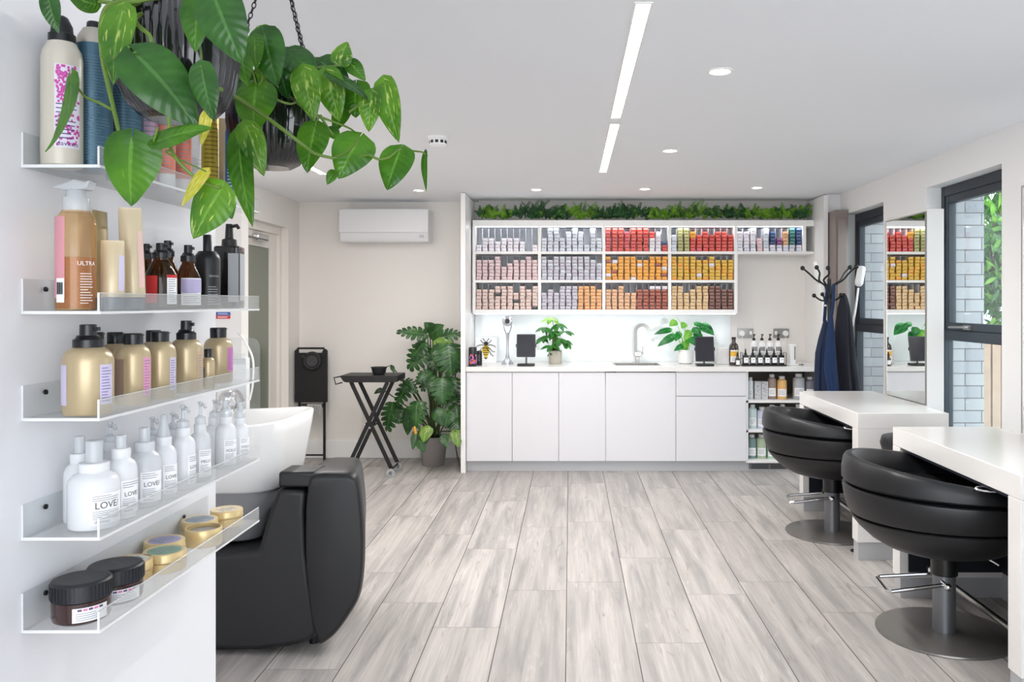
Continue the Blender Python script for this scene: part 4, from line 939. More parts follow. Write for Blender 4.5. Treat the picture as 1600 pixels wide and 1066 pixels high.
for px, py, dy in ((1272, 462, -.03), (1285, 460, .08), (1314, 461, -.05), (1318, 461, .07)):
    p = at(px, py, Yc+dy)-Vector((cx, Yc, 0)); s_ = 1 if p.x > 0 else -1
    pa = bez([(s_*.014, dy*.1, ztop-.11), (s_*.03, dy*.4, p.z-.035), (p.x*.6, dy*.8, p.z-.035), p], 6)
    h_ = MB().tube(pa, .007, 7).build('lower_hook', blk, t); MB().ball(p, .017).build('ball_tip', blk, h_)
def garment(name, label, cat, mat, secs, folds, seed, Yg):
    # secs: pixel y, left x, right x, half depth; hung cloth with folds
    t = thing(name, label, cat, (cx, Yg, 0)); n = 44; rings = []; rn = random.Random(seed); ph = [rn.uniform(0, 6) for _ in range(3)]
    for i, (py, xa, xb, dp) in enumerate(secs):
        z = zat(py, Yg); a_, b_ = xat(xa, Yg)-cx, xat(xb, Yg)-cx; g = i/(len(secs)-1); rg = []
        for k in range(n):
            th = 2*PI*k/n; f = 1+folds*g*(.5*math.sin(5*th+ph[0]+g)+.35*math.sin(9*th+ph[1])+.2*math.sin(14*th+ph[2]))
            rg.append(Vector(((a_+b_)/2+(b_-a_)/2*math.cos(th), dp*math.sin(th)*f*1.0, z)))
        rings.append(rg)
    MB().loft(rings[::-1]).build('cloth', mat, t); return t
den = M('blue denim', (18, 34, 62), .9, noise=.2, nscale=60, bump=.2, bscale=500); den2 = M('brighter blue cloth', (18, 44, 82), .9, noise=.2, nscale=40); dark = M('dark navy coat cloth', (28, 30, 42), .85, noise=.15, nscale=30)
g1 = garment('denim_apron', 'blue denim apron hanging at the colour-bar side of the coat stand', 'apron', den, [(500, 1287, 1291, .02), (512, 1284, 1296, .04), (530, 1279, 1298, .06), (552, 1274, 1299, .06), (580, 1272.5, 1300, .06), (625, 1272, 1301, .06)], .3, 3, Yc-.11)
sq = MB(); Y2 = Yc-.11
def gp(x, y, Y, o): return at(x, y, Y)-Vector((cx, Y2, 0))
sq.tube(bez([gp(1294, 445, Y2+.03, 0), gp(1291, 465, Y2-.03, 0), gp(1288, 502, Y2, 0)], 5), .013, 8).build('neck_strap', den, g1)
MB().box(*(gp(1286.5, 479, Y2-.035, 0)-Vector((.0, .0, 0))), *(gp(1291.5, 476, Y2-.05, 0))).build('strap_buckle', steel, g1)
g2 = garment('work_apron', 'brighter blue apron hanging between the denim apron and the dark coat', 'apron', den2, [(492, 1296, 1301, .02), (520, 1292, 1304, .03), (552, 1289, 1306, .032), (574, 1287, 1308, .032), (598, 1291, 1310, .032), (625, 1296, 1312, .03)], .3, 8, Yc-.22)
MB().tube(bez([at(1303, 445, Yc-.12)-Vector((cx, Yc-.22, 0)), at(1302, 470, Yc-.2)-Vector((cx, Yc-.22, 0)), at(1299, 495, Yc-.22)-Vector((cx, Yc-.22, 0))], 5), .013, 8).build('neck_strap', den2, g2)
garment('dark_coat', 'long dark navy coat hanging from the window-side hook of the stand', 'coat', dark, [(459, 1317, 1321, .015), (466, 1313, 1324, .04), (480, 1309.5, 1327, .07), (505, 1306, 1331, .08), (540, 1303, 1335, .085), (575, 1303, 1339, .085), (600, 1304, 1343, .085), (640, 1305, 1348, .085)], .35, 5, Yc-.04)
wp = M('white plastic', (240, 240, 240), .35)
def paddle(label, pts, hp, thick):
    t = thing('back_brush', label, 'brush', at(pts[-1][0], pts[-1][1], 6.82)); O = t.location
    MB().tube(bez([at(x, y, 6.82)-O for x, y in pts], 6), .009, 8).build('handle', wp, t)
    q = MB(); c = [at(x, y, 6.82)-O for x, y in hp]; fa = (c[1]-c[0]); L = fa.length; fa.normalize(); sd = Vector((fa.z, 0, -fa.x)); dp = Vector((0, 1, 0))
    rg = []
    for u, ww in ((0, .3), (.06, .75), (.18, 1), (.85, .95), (.96, .8), (1, .55)):
        o = c[0]+fa*L*u; rg.append([o+sd*thick*ww*math.cos(2*PI*k/16)+dp*.035*ww*math.sin(2*PI*k/16) for k in range(16)])
    q.loft(rg).build('paddle_head', wp, t)
paddle('white long-handled paddle standing at the window side of the coat stand', [(1341, 450), (1338, 475), (1333, 505), (1328, 530), (1326, 600), (1325, 748)], [(1341, 448), (1347, 416)], .034)
paddle('thin white long-handled paddle leaning behind the hooks of the coat stand', [(1279, 445), (1283, 462), (1286, 500), (1287, 560), (1288, 748)], [(1279, 445), (1273, 409)], .016)
tag(MB().box(2.2465, 7.05, 0, 2.355, 7.268, zat(331, 7.2)).box(2.262, 7.035, .08, 2.34, 7.05, zat(345, 7.2)).build('tall_heater', M('grey brown metal', (142, 130, 124), .45, .3), bevel=.004), 'tall narrow grey-brown metal heater in the corner behind the coat stand', 'heater')

# ------------------------------------------------------------------ backwash chair with ceramic basin
Yn = 3.42
t = thing('backwash_unit', 'black leather backwash chair with a white ceramic basin', 'backwash chair', (-1.3, 3.8, 0)); O = Vector((-1.3, 3.8, 0))
def P(x, y, Y=Yn): v = at(x, y, Y); return (v.x-O.x, v.z)
body = [P(250, 1012), P(345, 1019), P(400, 1020), P(450, 1012), P(482, 1003), P(497, 990), P(493, 960), P(484, 910), P(478, 860), P(476, 800), P(478, 766), P(432, 764), P(430, 772), P(420, 800), P(408, 840), P(402, 862), P(345, 866), P(250, 868)]
MB().prism([(a, max(b_, .02)) for a, b_ in body], lambda a, b_, d_: (a, d_, b_), -.38, .33).build('seat_body', leather, t, .03, seg=3)
MB().box(P(434, 0)[0], -.375, P(0, 764)[1]+.003, P(493, 0)[0], -.22, P(0, 738)[1]).build('armrest', leather, t, .012, seg=3)
# padded leg rest: bulging slab, narrower towards the far side
prof = [P(500, 1008), P(488, 970), P(481, 910), P(478, 850), P(479, 790), P(484, 748), P(494, 738), P(530, 737), P(551, 739), P(560, 752), P(566, 800), P(569, 850), P(567, 900), P(560, 935), P(545, 962), P(525, 990), P(510, 1003)]
prof = [(a, max(b_, .02)) for a, b_ in prof]
cxm = sum(a for a, _ in prof)/len(prof); czm = sum(b_ for _, b_ in prof)/len(prof)
def shr(f, dx=0, dz=0): return [((a-cxm)*f+cxm+dx, (b_-czm)*f+czm+dz) for a, b_ in prof]
def dens(pts, k=4):
    return [tuple(v)[:2] for v in bez([(a, b_, 0) for a, b_ in pts]+[(pts[0][0], pts[0][1], 0)], k)[:-1]]
rings = []
for d_, f, dx in ((-.40, .90, 0), (-.398, .955, 0), (-.386, .985, 0), (-.36, 1.0, 0), (-.16, .965, -.045), (.08, .90, -.095), (.24, .83, -.125), (.30, .72, -.125)):
    rings.append([Vector((a, d_+.0, b_)) for a, b_ in dens(shr(f, dx))])
zmin = min(v.z for r in rings for v in r)
MB().loft(rings).build('leg_rest', leather, t, sharp=1.2)
MB().cyl(Vector((P(475, 1010)[0], -.24, 0)), Vector((P(475, 1010)[0], -.24, .04)), .022, 12).cyl(Vector((P(360, 1010)[0], -.24, 0)), Vector((P(360, 1010)[0], -.24, .04)), .022, 12).cyl(Vector((P(475, 1010)[0], .24, 0)), Vector((P(475, 1010)[0], .24, .04)), .022, 12).cyl(Vector((P(360, 1010)[0], .24, 0)), Vector((P(360, 1010)[0], .24, .04)), .022, 12).build('glide_foot', blk, t)
cer = M('white ceramic', (238, 238, 238), .25)
def bring(z, x0, x1, y0, y1, r, tip=0):
    return [Vector((a-O.x, b_-O.y, z+tip*max(0, (a-x0)/(x1-x0))**2)) for a, b_ in rrect(x0, y0, x1, y1, r, 7)]
q = MB().loft([bring(.638, -1.86, -1.275, 3.54, 4.02, .14), bring(.65, -1.87, -1.262, 3.53, 4.03, .14), bring(.72, -1.90, -1.25, 3.50, 4.05, .15), bring(.80, -1.92, -1.24, 3.48, 4.07, .15), bring(.88, -1.94, -1.228, 3.46, 4.09, .15, .012), bring(.915, -1.95, -1.222, 3.455, 4.095, .15, .028),
                bring(.922, -1.94, -1.228, 3.465, 4.085, .14, .028), bring(.918, -1.90, -1.255, 3.50, 4.05, .13, .02), bring(.86, -1.86, -1.31, 3.54, 4.01, .12), bring(.78, -1.78, -1.40, 3.6, 3.95, .1), bring(.75, -1.7, -1.45, 3.68, 3.87, .08)])
q.build('basin', cer, t, sharp=.9)
MB().loft([bring(.43, -1.80, -1.345, 3.56, 3.98, .10), bring(.44, -1.80, -1.335, 3.55, 3.99, .10), bring(.637, -1.84, -1.28, 3.55, 4.0, .12)]).build('basin_base', M('grey basin base', (128, 128, 132), .35), t, sharp=.9)
MB().lathe([(.05, .12), (.045, .4)], (-.26, .0, .02), 20).build('waste_column', blk, t)
MB().box(P(428, 0)[0]-.02, -.05, P(0, 775)[1]-.10, P(428, 0)[0]+.012, .05, P(0, 775)[1]-.03).build('tilt_bracket', steel, t, .004)
tp = MB().lathe([(.03, 0), (.03, .03), (.02, .045), (.02, .06)], (-.345, .20, .915), 20).ball((-.345, .20, .99), .042, 16).tube(bez([(-.345, .20, .99), (-.29, .16, 1.03), (-.24, .12, .98)], 5), .012, 8).build('mixer_tap', chrome, t)
# clear screen, leaflets and cable on the partition behind the basin
tag(MB().prism(rrect(xat(345, 4.18), .80, xat(406, 4.18), zat(528, 4.18), .05), XZ, 4.178, 4.186).build('mounted_screen', acry, bevel=.001), 'clear acrylic screen with rounded corners standing behind the basin', 'screen')
cs = [o for o in C.objects if o.name == 'mounted_screen'][0]
t = thing('mounted_leaflet_holder', 'white stack of printed sheets on the partition beside the basin', 'leaflet holder', (xat(362, 4.22), 4.22, zat(600, 4.22)))
MB().box(-.075, 0, -.23, .075, .045, .13).build('backing_card', paper, t, .002)
MB().box(-.07, -.006, .10, .07, .0, .155).build('front_pocket', acrf, t)
q = MB(); vs, fs = text_mesh('ERA', .05)
q.add([(x, -.0005, z-.13) for x, z in vs], fs).build('lettering', M('grey print', (120, 124, 128), .5), t, flat=True)
tag(MB().tube(bez([(xat(372, 4.24), 4.24, zat(521, 4.24)), (xat(388, 4.2), 4.14, zat(530, 4.2)), (xat(396, 4.14), 4.13, zat(560, 4.14)), (xat(396, 4.14), 4.13, zat(600, 4.14)), (xat(391, 4.14), 4.13, zat(625, 4.14))], 8), .005, 6).build('shower_hose', wp), 'white looped hose behind the clear screen by the basin', 'hose')
t = thing('safety_sign', 'small blue and red safety sticker on the cream partition', 'sticker', (xat(349, 4.268), 4.268, zat(493, 4.268)))
for nm, z0, col in (('upper_band', .0005, (36, 84, 170)), ('lower_band', -.017, (206, 40, 44))): 
    MB().box(-.036, -.0012, z0, .036, -.0002, z0+.0165).build(nm, M('sticker '+nm, col, .5), t)
q = MB()
for k, z in enumerate((.006, .011, -.006, -.011)): q.box(-.028, -.0016, z-.001, .026-.006*(k % 2), -.0012, z+.001)
q.build('fine_print', paper, t)
MB().box(-.05, -.0012, -.017, -.038, -.0002, .017).build('side_panel_print', M('sticker pale', (232, 214, 210), .5), t)
# ------------------------------------------------------------------ acrylic display shelves on the near wall
XF, YN, YE = -.69, 1.22, 1.845
SZ = {1: 1.649, 2: 1.434, 3: 1.277, 4: 1.102, 5: .966}
SL = {1: 'topmost clear acrylic shelf, behind the hanging pots', 2: 'second clear acrylic shelf down, holding tubes and amber bottles', 3: 'middle clear acrylic shelf holding gold bottles',
      4: 'fourth clear acrylic shelf down, holding translucent white bottles', 5: 'lowest clear acrylic shelf holding jars and gold tins'}
shm = [acry, acre]
def slab(mb, x0, y0, z0, x1, y1, z1):          # clear sheet whose cut ends are polished bright
    mb.box(x0, y0, z0, x1, y1, z1)
    return mb
for k in SZ:
    z = SZ[k]; L = YE-YN; bh = .052 if k < 5 else .058
    t = thing('acrylic_shelf', SL[k], 'shelf', (XW, YN, z), 0, 'clear acrylic display shelves'); Wd = XF-XW
    MB().box(.0035, 0, 0, Wd, L, .0045).build('shelf_base', acry, t)
    MB().box(.0005, 0, 0, .0032, L, bh).build('back_plate', acry, t)
    MB().box(Wd-.003, 0, .0047, Wd, L, .031).build('front_lip', acrf, t)
    e_ = MB()
    e_.box(.0035, -.0008, 0, Wd, -.0001, .0045).box(Wd-.003, -.0008, .0047, Wd, -.0001, .031).box(.0005, -.0008, 0, .0032, -.0001, bh).box(Wd+.0001, 0, 0, Wd+.0009, L, .004).box(Wd-.003, 0, .0311, Wd, L, .0317)
    e_.build('polished_edge', acre, t)
    s_ = MB()
    for y in (.05, L-.12): s_.lathe([(.004, 0), (.004, .003), (.002, .004)], (.0032, y, bh*.72), 10, M=Matrix.Rotation(PI/2, 3, 'Y'))
    s_.build('screw_rivets', blk, t)
ST = {k: SZ[k]+.0052 for k in SZ}

def spot(xc, wpx, row):
    r = .035
    for _ in range(30):
        X = {'f': XF-.0045-r, 'm': (XW+XF)/2+.004, 'b': XW+.005+r, 'c': XW+.012+r}[row] if isinstance(row, str) else row
        Y = -X*F/(CX-xc); r = min(wpx/2*Y/F*.97, (XF-XW-.009)/2)
    Y = max(Y, YN+.004+r)
    return X, Y, r
gold = M('pearl gold plastic', (190, 171, 136), .3, .32, coat=.15); gold2 = M('pearl cream plastic', (212, 196, 164), .32, .15)
capb = M('navy black cap', (12, 15, 21), .28)
frost_b = glassy('frosted white bottle', (252, 253, 255), .25, .25, (248, 249, 252)); frostc = glassy('clear pump plastic', (244, 246, 248), .55, .15, (232, 235, 238))
lilp = M('lilac label', (206, 198, 224), .5); pinkp = M('pink label', (222, 150, 190), .5)
AZ = -.55                                        # most labels face the aisle
def bottle(name, label, group, xc, w, ytop, yneck, sh, row, body, kind, cap='flip', lab=None, txt=None, az=AZ, half=.62, lz=(.12, .62), fine=True, capm=None, content=None, seed=0):
    X, Y, r = spot(xc, w, row); z = ST[sh]; h = zat(ytop, Y)-z; hb = zat(yneck, Y)-z
    t = thing(name, label, 'bottle', (X, Y, z), 0, group)
    if kind == 'round': prof = [(r*.80, 0), (r*.95, hb*.012), (r, hb*.04), (r, hb*.76), (r*.985, hb*.82), (r*.92, hb*.89), (r*.78, hb*.95), (r*.56, hb*.99), (r*.5, hb)]
    elif kind == 'straight': prof = [(r*.94, 0), (r, hb*.012), (r, hb*.86), (r*.93, hb*.93), (r*.78, hb*.97), (r*.7, hb)]
    elif kind == 'wide': prof = [(r*.82, 0), (r*.96, hb*.02), (r, hb*.05), (r, hb*.66), (r*.96, hb*.74), (r*.82, hb*.81), (r*.62, hb*.845), (r*.58, hb*.86), (r*.60, hb*.87), (r*.60, hb*.985), (r*.56, hb)]
    else: prof = [(r*.94, 0), (r, hb*.02), (r, hb*.60), (r*.96, hb*.68), (r*.6, hb*.90), (r*.5, hb*.94), (r*.5, hb)]
    MB().lathe(prof, n=36).build('body', body, t)
    if content:
        MB().lathe([(r*.9, .003), (r*.955, hb*.05), (r*.955, hb*content[1]), (r*.94, hb*content[1]+.0005)], n=28).build('contents', content[0], t)
    cm = capm or capb
    if cap == 'flip':
        q = MB().lathe([(r*.56, hb*.985), (r*.57, h*.985), (r*.52, h)], n=28); q.box(r*.35, -.004, h*.97, r*.62, .004, h*.985); q.build('cap', cm, t)
    elif cap == 'spray':
        MB().lathe([(r*.6, hb*.985), (r*.6, hb+.3*(h-hb)), (r*.5, hb+.36*(h-hb)), (r*.42, hb+.5*(h-hb))], n=26).build('collar', cm, t)
        MB().lathe([(r*.34, hb+.45*(h-hb)), (r*.33, h*.995), (r*.28, h)], n=22).box(r*.2, -.0035, h-.3*(h-hb), r*.48, .0035, h-.12*(h-hb)).build('spray_head', cm, t)
    elif cap == 'pump':
        MB().lathe([(r*.52, hb*.985), (r*.5, hb+.28*(h-hb)), (r*.28, hb+.34*(h-hb)), (r*.2, hb+.4*(h-hb))], n=22).build('collar', cm, t)
        MB().lathe([(r*.15, hb+.36*(h-hb)), (r*.15, h*.97), (r*.22, h*.972), (r*.22, h)], n=16).tube([(0, 0, h-.006), (r*.5, -r*.25, h-.005), (r*.68, -r*.36, h-.011)], .0035, 8).build('pump_head', cm, t)
    elif cap == 'nozzle':
        MB().lathe([(r*.5, hb*.985), (r*.42, hb+.3*(h-hb)), (r*.32, hb+.55*(h-hb)), (r*.26, h*.985), (r*.2, h)], n=20).build('nozzle', cm, t)
    elif cap == 'disc':
        MB().lathe([(r*.34, hb*.985), (r*.34, h*.99), (r*.3, h)], n=20).build('cap', cm, t)
    elif cap == 'screw':
        MB().lathe([(r*.62, hb*.93), (r*.62, h*.99), (r*.58, h)], n=28).build('cap', cm, t)
    if lab:
        lb = MB().patch(r, az, half, hb*lz[0], hb*lz[1]).build('label_sticker', lab, t)
        if txt:
            q = MB(); wrap_text(q, txt, r*.40, r, az-.02, hb*(lz[0]+(lz[1]-lz[0])*.52), sx=.95); q.build('lettering', wink, lb, flat=True)
            q = MB(); fine_print(q, r, az-.02, half*.82, hb*(lz[0]+(lz[1]-lz[0])*.76), hb*(lz[0]+(lz[1]-lz[0])*.97), 3, seed); fine_print(q, r, az-.02, half*.82, hb*(lz[0]+(lz[1]-lz[0])*.16), hb*(lz[0]+(lz[1]-lz[0])*.46), 5, seed+1)
            wrap_text(q, 'davines', r*.2, r, az-.25, hb*(lz[0]+(lz[1]-lz[0])*.045)); q.build('fine_print', M('soft ink', (128, 128, 136), .6), lb)
        elif fine: fine_print(MB(), r, az, half*.8, hb*(lz[0]+.03), hb*(lz[1]-.03), 12, seed).build('fine_print', M('violet ink', (96, 88, 150), .6) if lab == lilp else M('soft ink', (128, 128, 136), .6), lb)
    return t, r, hb, h

# top shelf -------------------------------------------------------
G = 'products on the top acrylic shelf'
t, r, hb, h = bottle('hair_spray_bottle', 'cream bottle with a magenta flower label and black cap', G, 86, 61, 25, 68, 1, 'c', M('pearl cream', (208, 202, 188), .35, .1), 'straight', None, M('violet white label', (226, 222, 236), .5), None, -.75, .62, (.14, .80), False)
MB().lathe([(r*.66, hb*.985), (r*.66, hb+(h-hb)*.3), (r*.55, hb+(h-hb)*.33), (r*.52, hb+(h-hb)*.6), (r*.3, hb+(h-hb)*.92), (r*.12, h)], n=28).build('cap', capb, t)
lb = [o for o in C.objects if o.parent == t and o.name.startswith('label_sticker')][0]
q = MB(); rn = random.Random(4)
for k in range(230):
    az = -.75+rn.uniform(-.56, .56); z = rn.choice([rn.uniform(.5, .79), rn.uniform(.5, .79), rn.uniform(.15, .5)])*hb
    if .42 < z/hb < .5: continue
    q.patch(r, az, rn.uniform(.035, .075), z-.0018, z+.0018, n=3, th=.0007)
q.build('flower_print', M('magenta print', (196, 66, 160), .5), lb)
q = MB(); wrap_text(q, 'davines', .010, r, -.75, hb*.155); fine_print(q, r, -.8, .5, hb*.2, hb*.5, 9, 2); q.build('lettering', M('indigo ink', (60, 50, 110), .6), lb)
def aerosol(label, xc, w, ytop, row, col):
    X, Y, r = spot(xc, w, row); h = zat(ytop, Y)-ST[1]; t = thing('aerosol_can', label, 'can', (X, Y, ST[1]), 0, G)
    MB().lathe([(r*.97, 0), (r, .004), (r, h*.80), (r*.98, h*.84)], n=32).build('body', col, t)
    MB().lathe([(r*.98, h*.84), (r*.86, h*.90), (r*.62, h*.945), (r*.6, h*.95), (r*.3, h*.953)], n=28).build('dome', M('brushed cream metal', (188, 182, 170), .3, .7), t)
    MB().lathe([(r*.42, h*.952), (r*.4, h*.99), (r*.34, h)], n=18).build('valve_cap', capb, t)
    q = MB(); fine_print(q, r, -1.05, 1.0, h*.06, h*.76, 36, int(xc)); q.build('fine_print', M('pale blue ink', (92, 122, 140), .6), t)
teal = M('muted teal can', (62, 96, 116), .35, .3)
aerosol('muted teal aerosol can directly behind the cream flower bottle', 147, 54, 35, 'm', teal)
aerosol('muted teal aerosol can partly behind the nearer hanging pot', 195, 55, 42, 'm', teal)
def slim(name, label, xc, w, ytop, row, col, base=None, flat=False, pr=None):
    X, Y, r = spot(xc, w, row); h = zat(ytop, Y)-ST[1]; t = thing(name, label, 'bottle' if not flat else 'tube', (X, Y, ST[1]), 0, G)
    zb = .022 if base else 0
    if base: MB().lathe([(r*.94, 0), (r*.96, zb)], n=24).build('base_cap', base, t)
    if flat:
        rg = [[Vector((r*a_*math.cos(2*PI*k/20), r*b_*math.sin(2*PI*k/20), z)) for k in range(20)] for z, a_, b_ in ((zb, .95, .95), (h*.4, 1, .8), (h*.8, 1.08, .35), (h, 1.1, .06))]
        MB().loft(rg).build('body', col, t)
    else: MB().lathe([(r*.97, zb+.0005), (r, zb+.004), (r, h*.86), (r*.8, h*.93), (r*.45, h*.95), (r*.42, h)], n=26).build('body', col, t)
    q = MB(); fine_print(q, r*1.0, -.9, .9, h*.2, h*.75 if not flat else h*.4, 14, int(xc)); q.build('fine_print', pr or M('pale print', (150, 150, 156), .6), t)
whp = M('white plastic', (240, 240, 240), .35)
slim('tonic_bottle', 'pale lilac bottle behind the nearer hanging pot', 232, 40, 90, 'm', M('lilac plastic', (206, 178, 206), .4))
slim('coral_tube', 'coral tube on a white cap below the nearer hanging pot', 261, 24, 165, 'f', M('coral plastic', (222, 128, 104), .4), whp)
slim('coral_tube', 'coral tube on a white cap standing further along the top shelf', 287, 24, 160, 'f', M('coral plastic', (222, 128, 104), .4), whp)
slim('white_tube', 'white tube with a pink edge beside the coral tubes', 303, 22, 150, 'm', whp, whp, True)
slim('olive_can', 'olive yellow can beside the white tube on the top shelf', 328, 27, 150, 'm', M('olive yellow can', (176, 154, 48), .35, .3), None, False, M('dark olive ink', (110, 94, 30), .6))
slim('beige_tube', 'beige tube beside the olive yellow can', 346, 18, 185, 'm', M('beige tube', (196, 176, 146), .45), None, True)
slim('blue_tube', 'blue dotted tube at the far end of the top shelf', 361, 18, 190, 'f', M('patterned blue', (50, 96, 150), .4), whp, False, M('pale dots', (222, 232, 240), .5))

# second shelf ------------------------------------------------------
G = 'products on the second acrylic shelf'
ambc = glassy('clear amber plastic', (252, 234, 208), .84, .05, (228, 190, 140)); ambl = glassy('amber liquid', (240, 188, 100), .74, .05, (204, 146, 66))
t, r, hb, h = bottle('spray_bottle', 'clear bottle half full of amber liquid with a clear spray head', G, 105, 60, 281, 330, 2, 'm', ambc, 'straight', None, None, fine=False)
MB().lathe([(r*.93, .003), (r*.95, .01), (r*.95, hb*.53), (r*.94, hb*.532)], n=30).build('amber_contents', ambl, t)
MB().patch(r, -2.0, .42, hb*.12, hb*.93).build('pink_label', M('dusty pink label', (214, 150, 160), .5), t)
MB().patch(r, -1.85, .26, hb*.08, hb*.32, th=.0008).build('barcode_label', paper, t)
q = MB(); fine_print(q, r, -.5, .34, hb*.06, hb*.38, 12, 5); wrap_text(q, 'ULTRA', r*.32, r, -.5, hb*.45); q.build('white_print', paper, t)
q = MB()
for k in range(9): q.patch(r, -1.85-.2+.045*k, .012+.006*(k % 3), hb*.16, hb*.28, n=2, th=.0012)
q.build('bar_code', wink, t)
MB().lathe([(r*.64, hb*.985), (r*.66, hb+.014), (r*.62, hb+.02)], n=24).build('collar', frostc, t)
hd = MB().lathe([(r*.5, hb+.018), (r*.46, hb+.03), (r*.35, hb+.034)], n=20)
hd.prism([(-r*.9, hb+.034), (-r*.2, hb+.030), (r*.75, hb+.032), (r*.95, hb+.045), (r*.7, h-.004), (r*.1, h), (-r*.6, h-.008), (-r*1.15, hb+.036)], lambda a, b_, d_: (a, d_, b_), -.011, .011)
hd.build('spray_head', frostc, t, .003)
def tube_(label, xc, w, ytop, row, zc, col, lab, az=AZ, sh=2, lean=0):
    X, Y, r = spot(xc, w, row); h = zat(ytop, Y)-ST[sh]; t = thing('cream_tube', label, 'tube', (X, Y, ST[sh]), .35, G)
    MB().lathe([(r*.88, 0), (r*.9, .002), (r*.9, zc), (r*.86, zc+.001)], n=28).build('cap', M('slate cap', (84, 96, 108), .35), t)
    rg = []
    for u, a_, b_ in ((0, .93, .93), (.06, .98, .96), (.3, .99, .86), (.6, .97, .60), (.85, .95, .28), (.97, .94, .06), (1, .94, .05)):
        rg.append([Vector((r*a_*math.cos(2*PI*k/28)+lean*u, r*b_*math.sin(2*PI*k/28), zc+.0015+(h-zc-.0015)*u)) for k in range(28)])
    MB().loft(rg).build('body', col, t)
    q = MB(); vs = []
    for i in range(9):
        u = .12+.62*i/8; f = [(0, .93, .93), (.06, .98, .96), (.3, .99, .86), (.6, .97, .60), (.85, .95, .28)]
        for j in range(len(f)-1):
            if f[j][0] <= u <= f[j+1][0]:
                k_ = (u-f[j][0])/(f[j+1][0]-f[j][0]); a_ = f[j][1]+k_*(f[j+1][1]-f[j][1]); b_ = f[j][2]+k_*(f[j+1][2]-f[j][2])
        for an in (-.95, -.75, -.55, -.35): vs.append(((r*a_+.0006)*math.cos(an)+lean*u, (r*b_+.0006)*math.sin(an)-.0003, zc+(h-zc)*u))
    q.add(vs, [(4*i+j, 4*i+j+1, 4*i+j+5, 4*i+j+4) for i in range(8) for j in range(3)]).build('label_sticker', lab, t)
tube_('shorter cream tube standing on a slate cap next to the amber spray bottle', 176, 36, 376, 'f', .019, gold2, lilp)
tube_('taller cream tube with a pink label standing on a slate cap', 209, 36, 325, 'f', .019, gold2, M('pale pink label', (232, 196, 190), .5), lean=-.006)
X, Y, r = spot(141, 30, 'b')
t = thing('gold_tube', 'olive gold tube standing behind the amber spray bottle', 'tube', (XW+.018, 1.392, ST[2]), 0, G)
MB().lathe([(.013, 0), (.013, .02)], n=20).build('cap', capb, t)
MB().loft([[Vector((.0135*a_*math.cos(2*PI*k/20), .022*b_*math.sin(2*PI*k/20), z)) for k in range(20)] for z, a_, b_ in ((.0205, .95, .6), (.06, .9, .85), (.12, .5, 1), (.165, .12, 1))]).build('body', M('olive gold plastic', (158, 138, 92), .35, .3), t)
ag = glassy('amber bottle glass', (176, 116, 34), .58, .04, (62, 40, 14)); inkd = M('dark serum', (44, 30, 18), .3)
redl = M('red label', (200, 44, 44), .5)
t, r, hb, h = bottle('serum_spray_bottle', 'amber glass spray bottle with a red label on the second shelf', G, 252, 48, 380, 402, 2, 'f', ag, 'amber', 'spray', paper, None, -.35, .42, (.10, .66), content=(inkd, .55), seed=3)
MB().patch(r, -1.85, .5, hb*.12, hb*.64).build('red_label', redl, t); MB().patch(r, -.35, .42, hb*.60, hb*.66, th=.001).build('red_stripe', redl, t)
bottle('serum_spray_bottle', 'amber glass spray bottle half hidden behind the one with the red label', G, 262, 34, 376, 400, 2, 'b', ag, 'amber', 'spray', None, content=(inkd, .5))
t, r, hb, h = bottle('serum_spray_bottle', 'amber glass spray bottle with a lavender label on the second shelf', G, 294, 38, 383, 408, 2, 'f', ag, 'amber', 'spray', paper, None, -.75, .95, (.08, .64), content=(inkd, .5), seed=6)
MB().patch(r, -.75, .95, hb*.34, hb*.62, th=.001).build('lavender_band', M('lavender label', (186, 176, 212), .5), t)
bottle('serum_spray_bottle', 'amber glass spray bottle peeping out behind the taller cream tube', G, 229, 30, 381, 404, 2, 'b', ag, 'amber', 'spray', None, content=(inkd, .5))
t, r, hb, h = bottle('foam_bottle', 'round-shouldered black foam pump bottle on the second shelf', G, 324, 39, 367, 393, 2, 'f', blk, 'straight', 'disc', None, capm=blk)
q = MB(); fine_print(q, r, -.6, .5, hb*.06, hb*.4, 8, 3); wrap_text(q, 'davines', r*.3, r, -.6, hb*.55); q.build('white_print', M('soft white print', (170, 172, 178), .6), t)
X, Y, r = spot(357, 43, 'm'); h = zat(350, Y)-ST[2]; hb = zat(385, Y)-ST[2]
t = thing('black_pump_bottle', 'tall square black pump bottle at the far end of the second shelf', 'bottle', (X, Y+.004, ST[2]), .1, G)
MB().prism(rrect(-r*.95, -r*.8, r*.95, r*.8, .008), XY, 0, hb).build('body', M('gloss black', (14, 15, 17), .15, coat=.5), t, .004)
MB().lathe([(r*.55, hb), (r*.52, hb+.3*(h-hb)), (r*.3, hb+.36*(h-hb)), (r*.25, h*.99), (r*.24, h)], n=20).tube([(0, 0, h-.006), (.02, -.012, h-.004), (.024, -.016, h-.01)], .0038, 8).build('pump_head', blk, t)
MB().box(r*.951, -r*.6, hb*.12, r*.957, r*.6, hb*.88).box(r*.15, -r*.807, hb*.1, r*.9, -r*.801, hb*.88).build('label_sticker', M('grey label', (176, 178, 182), .5), t)

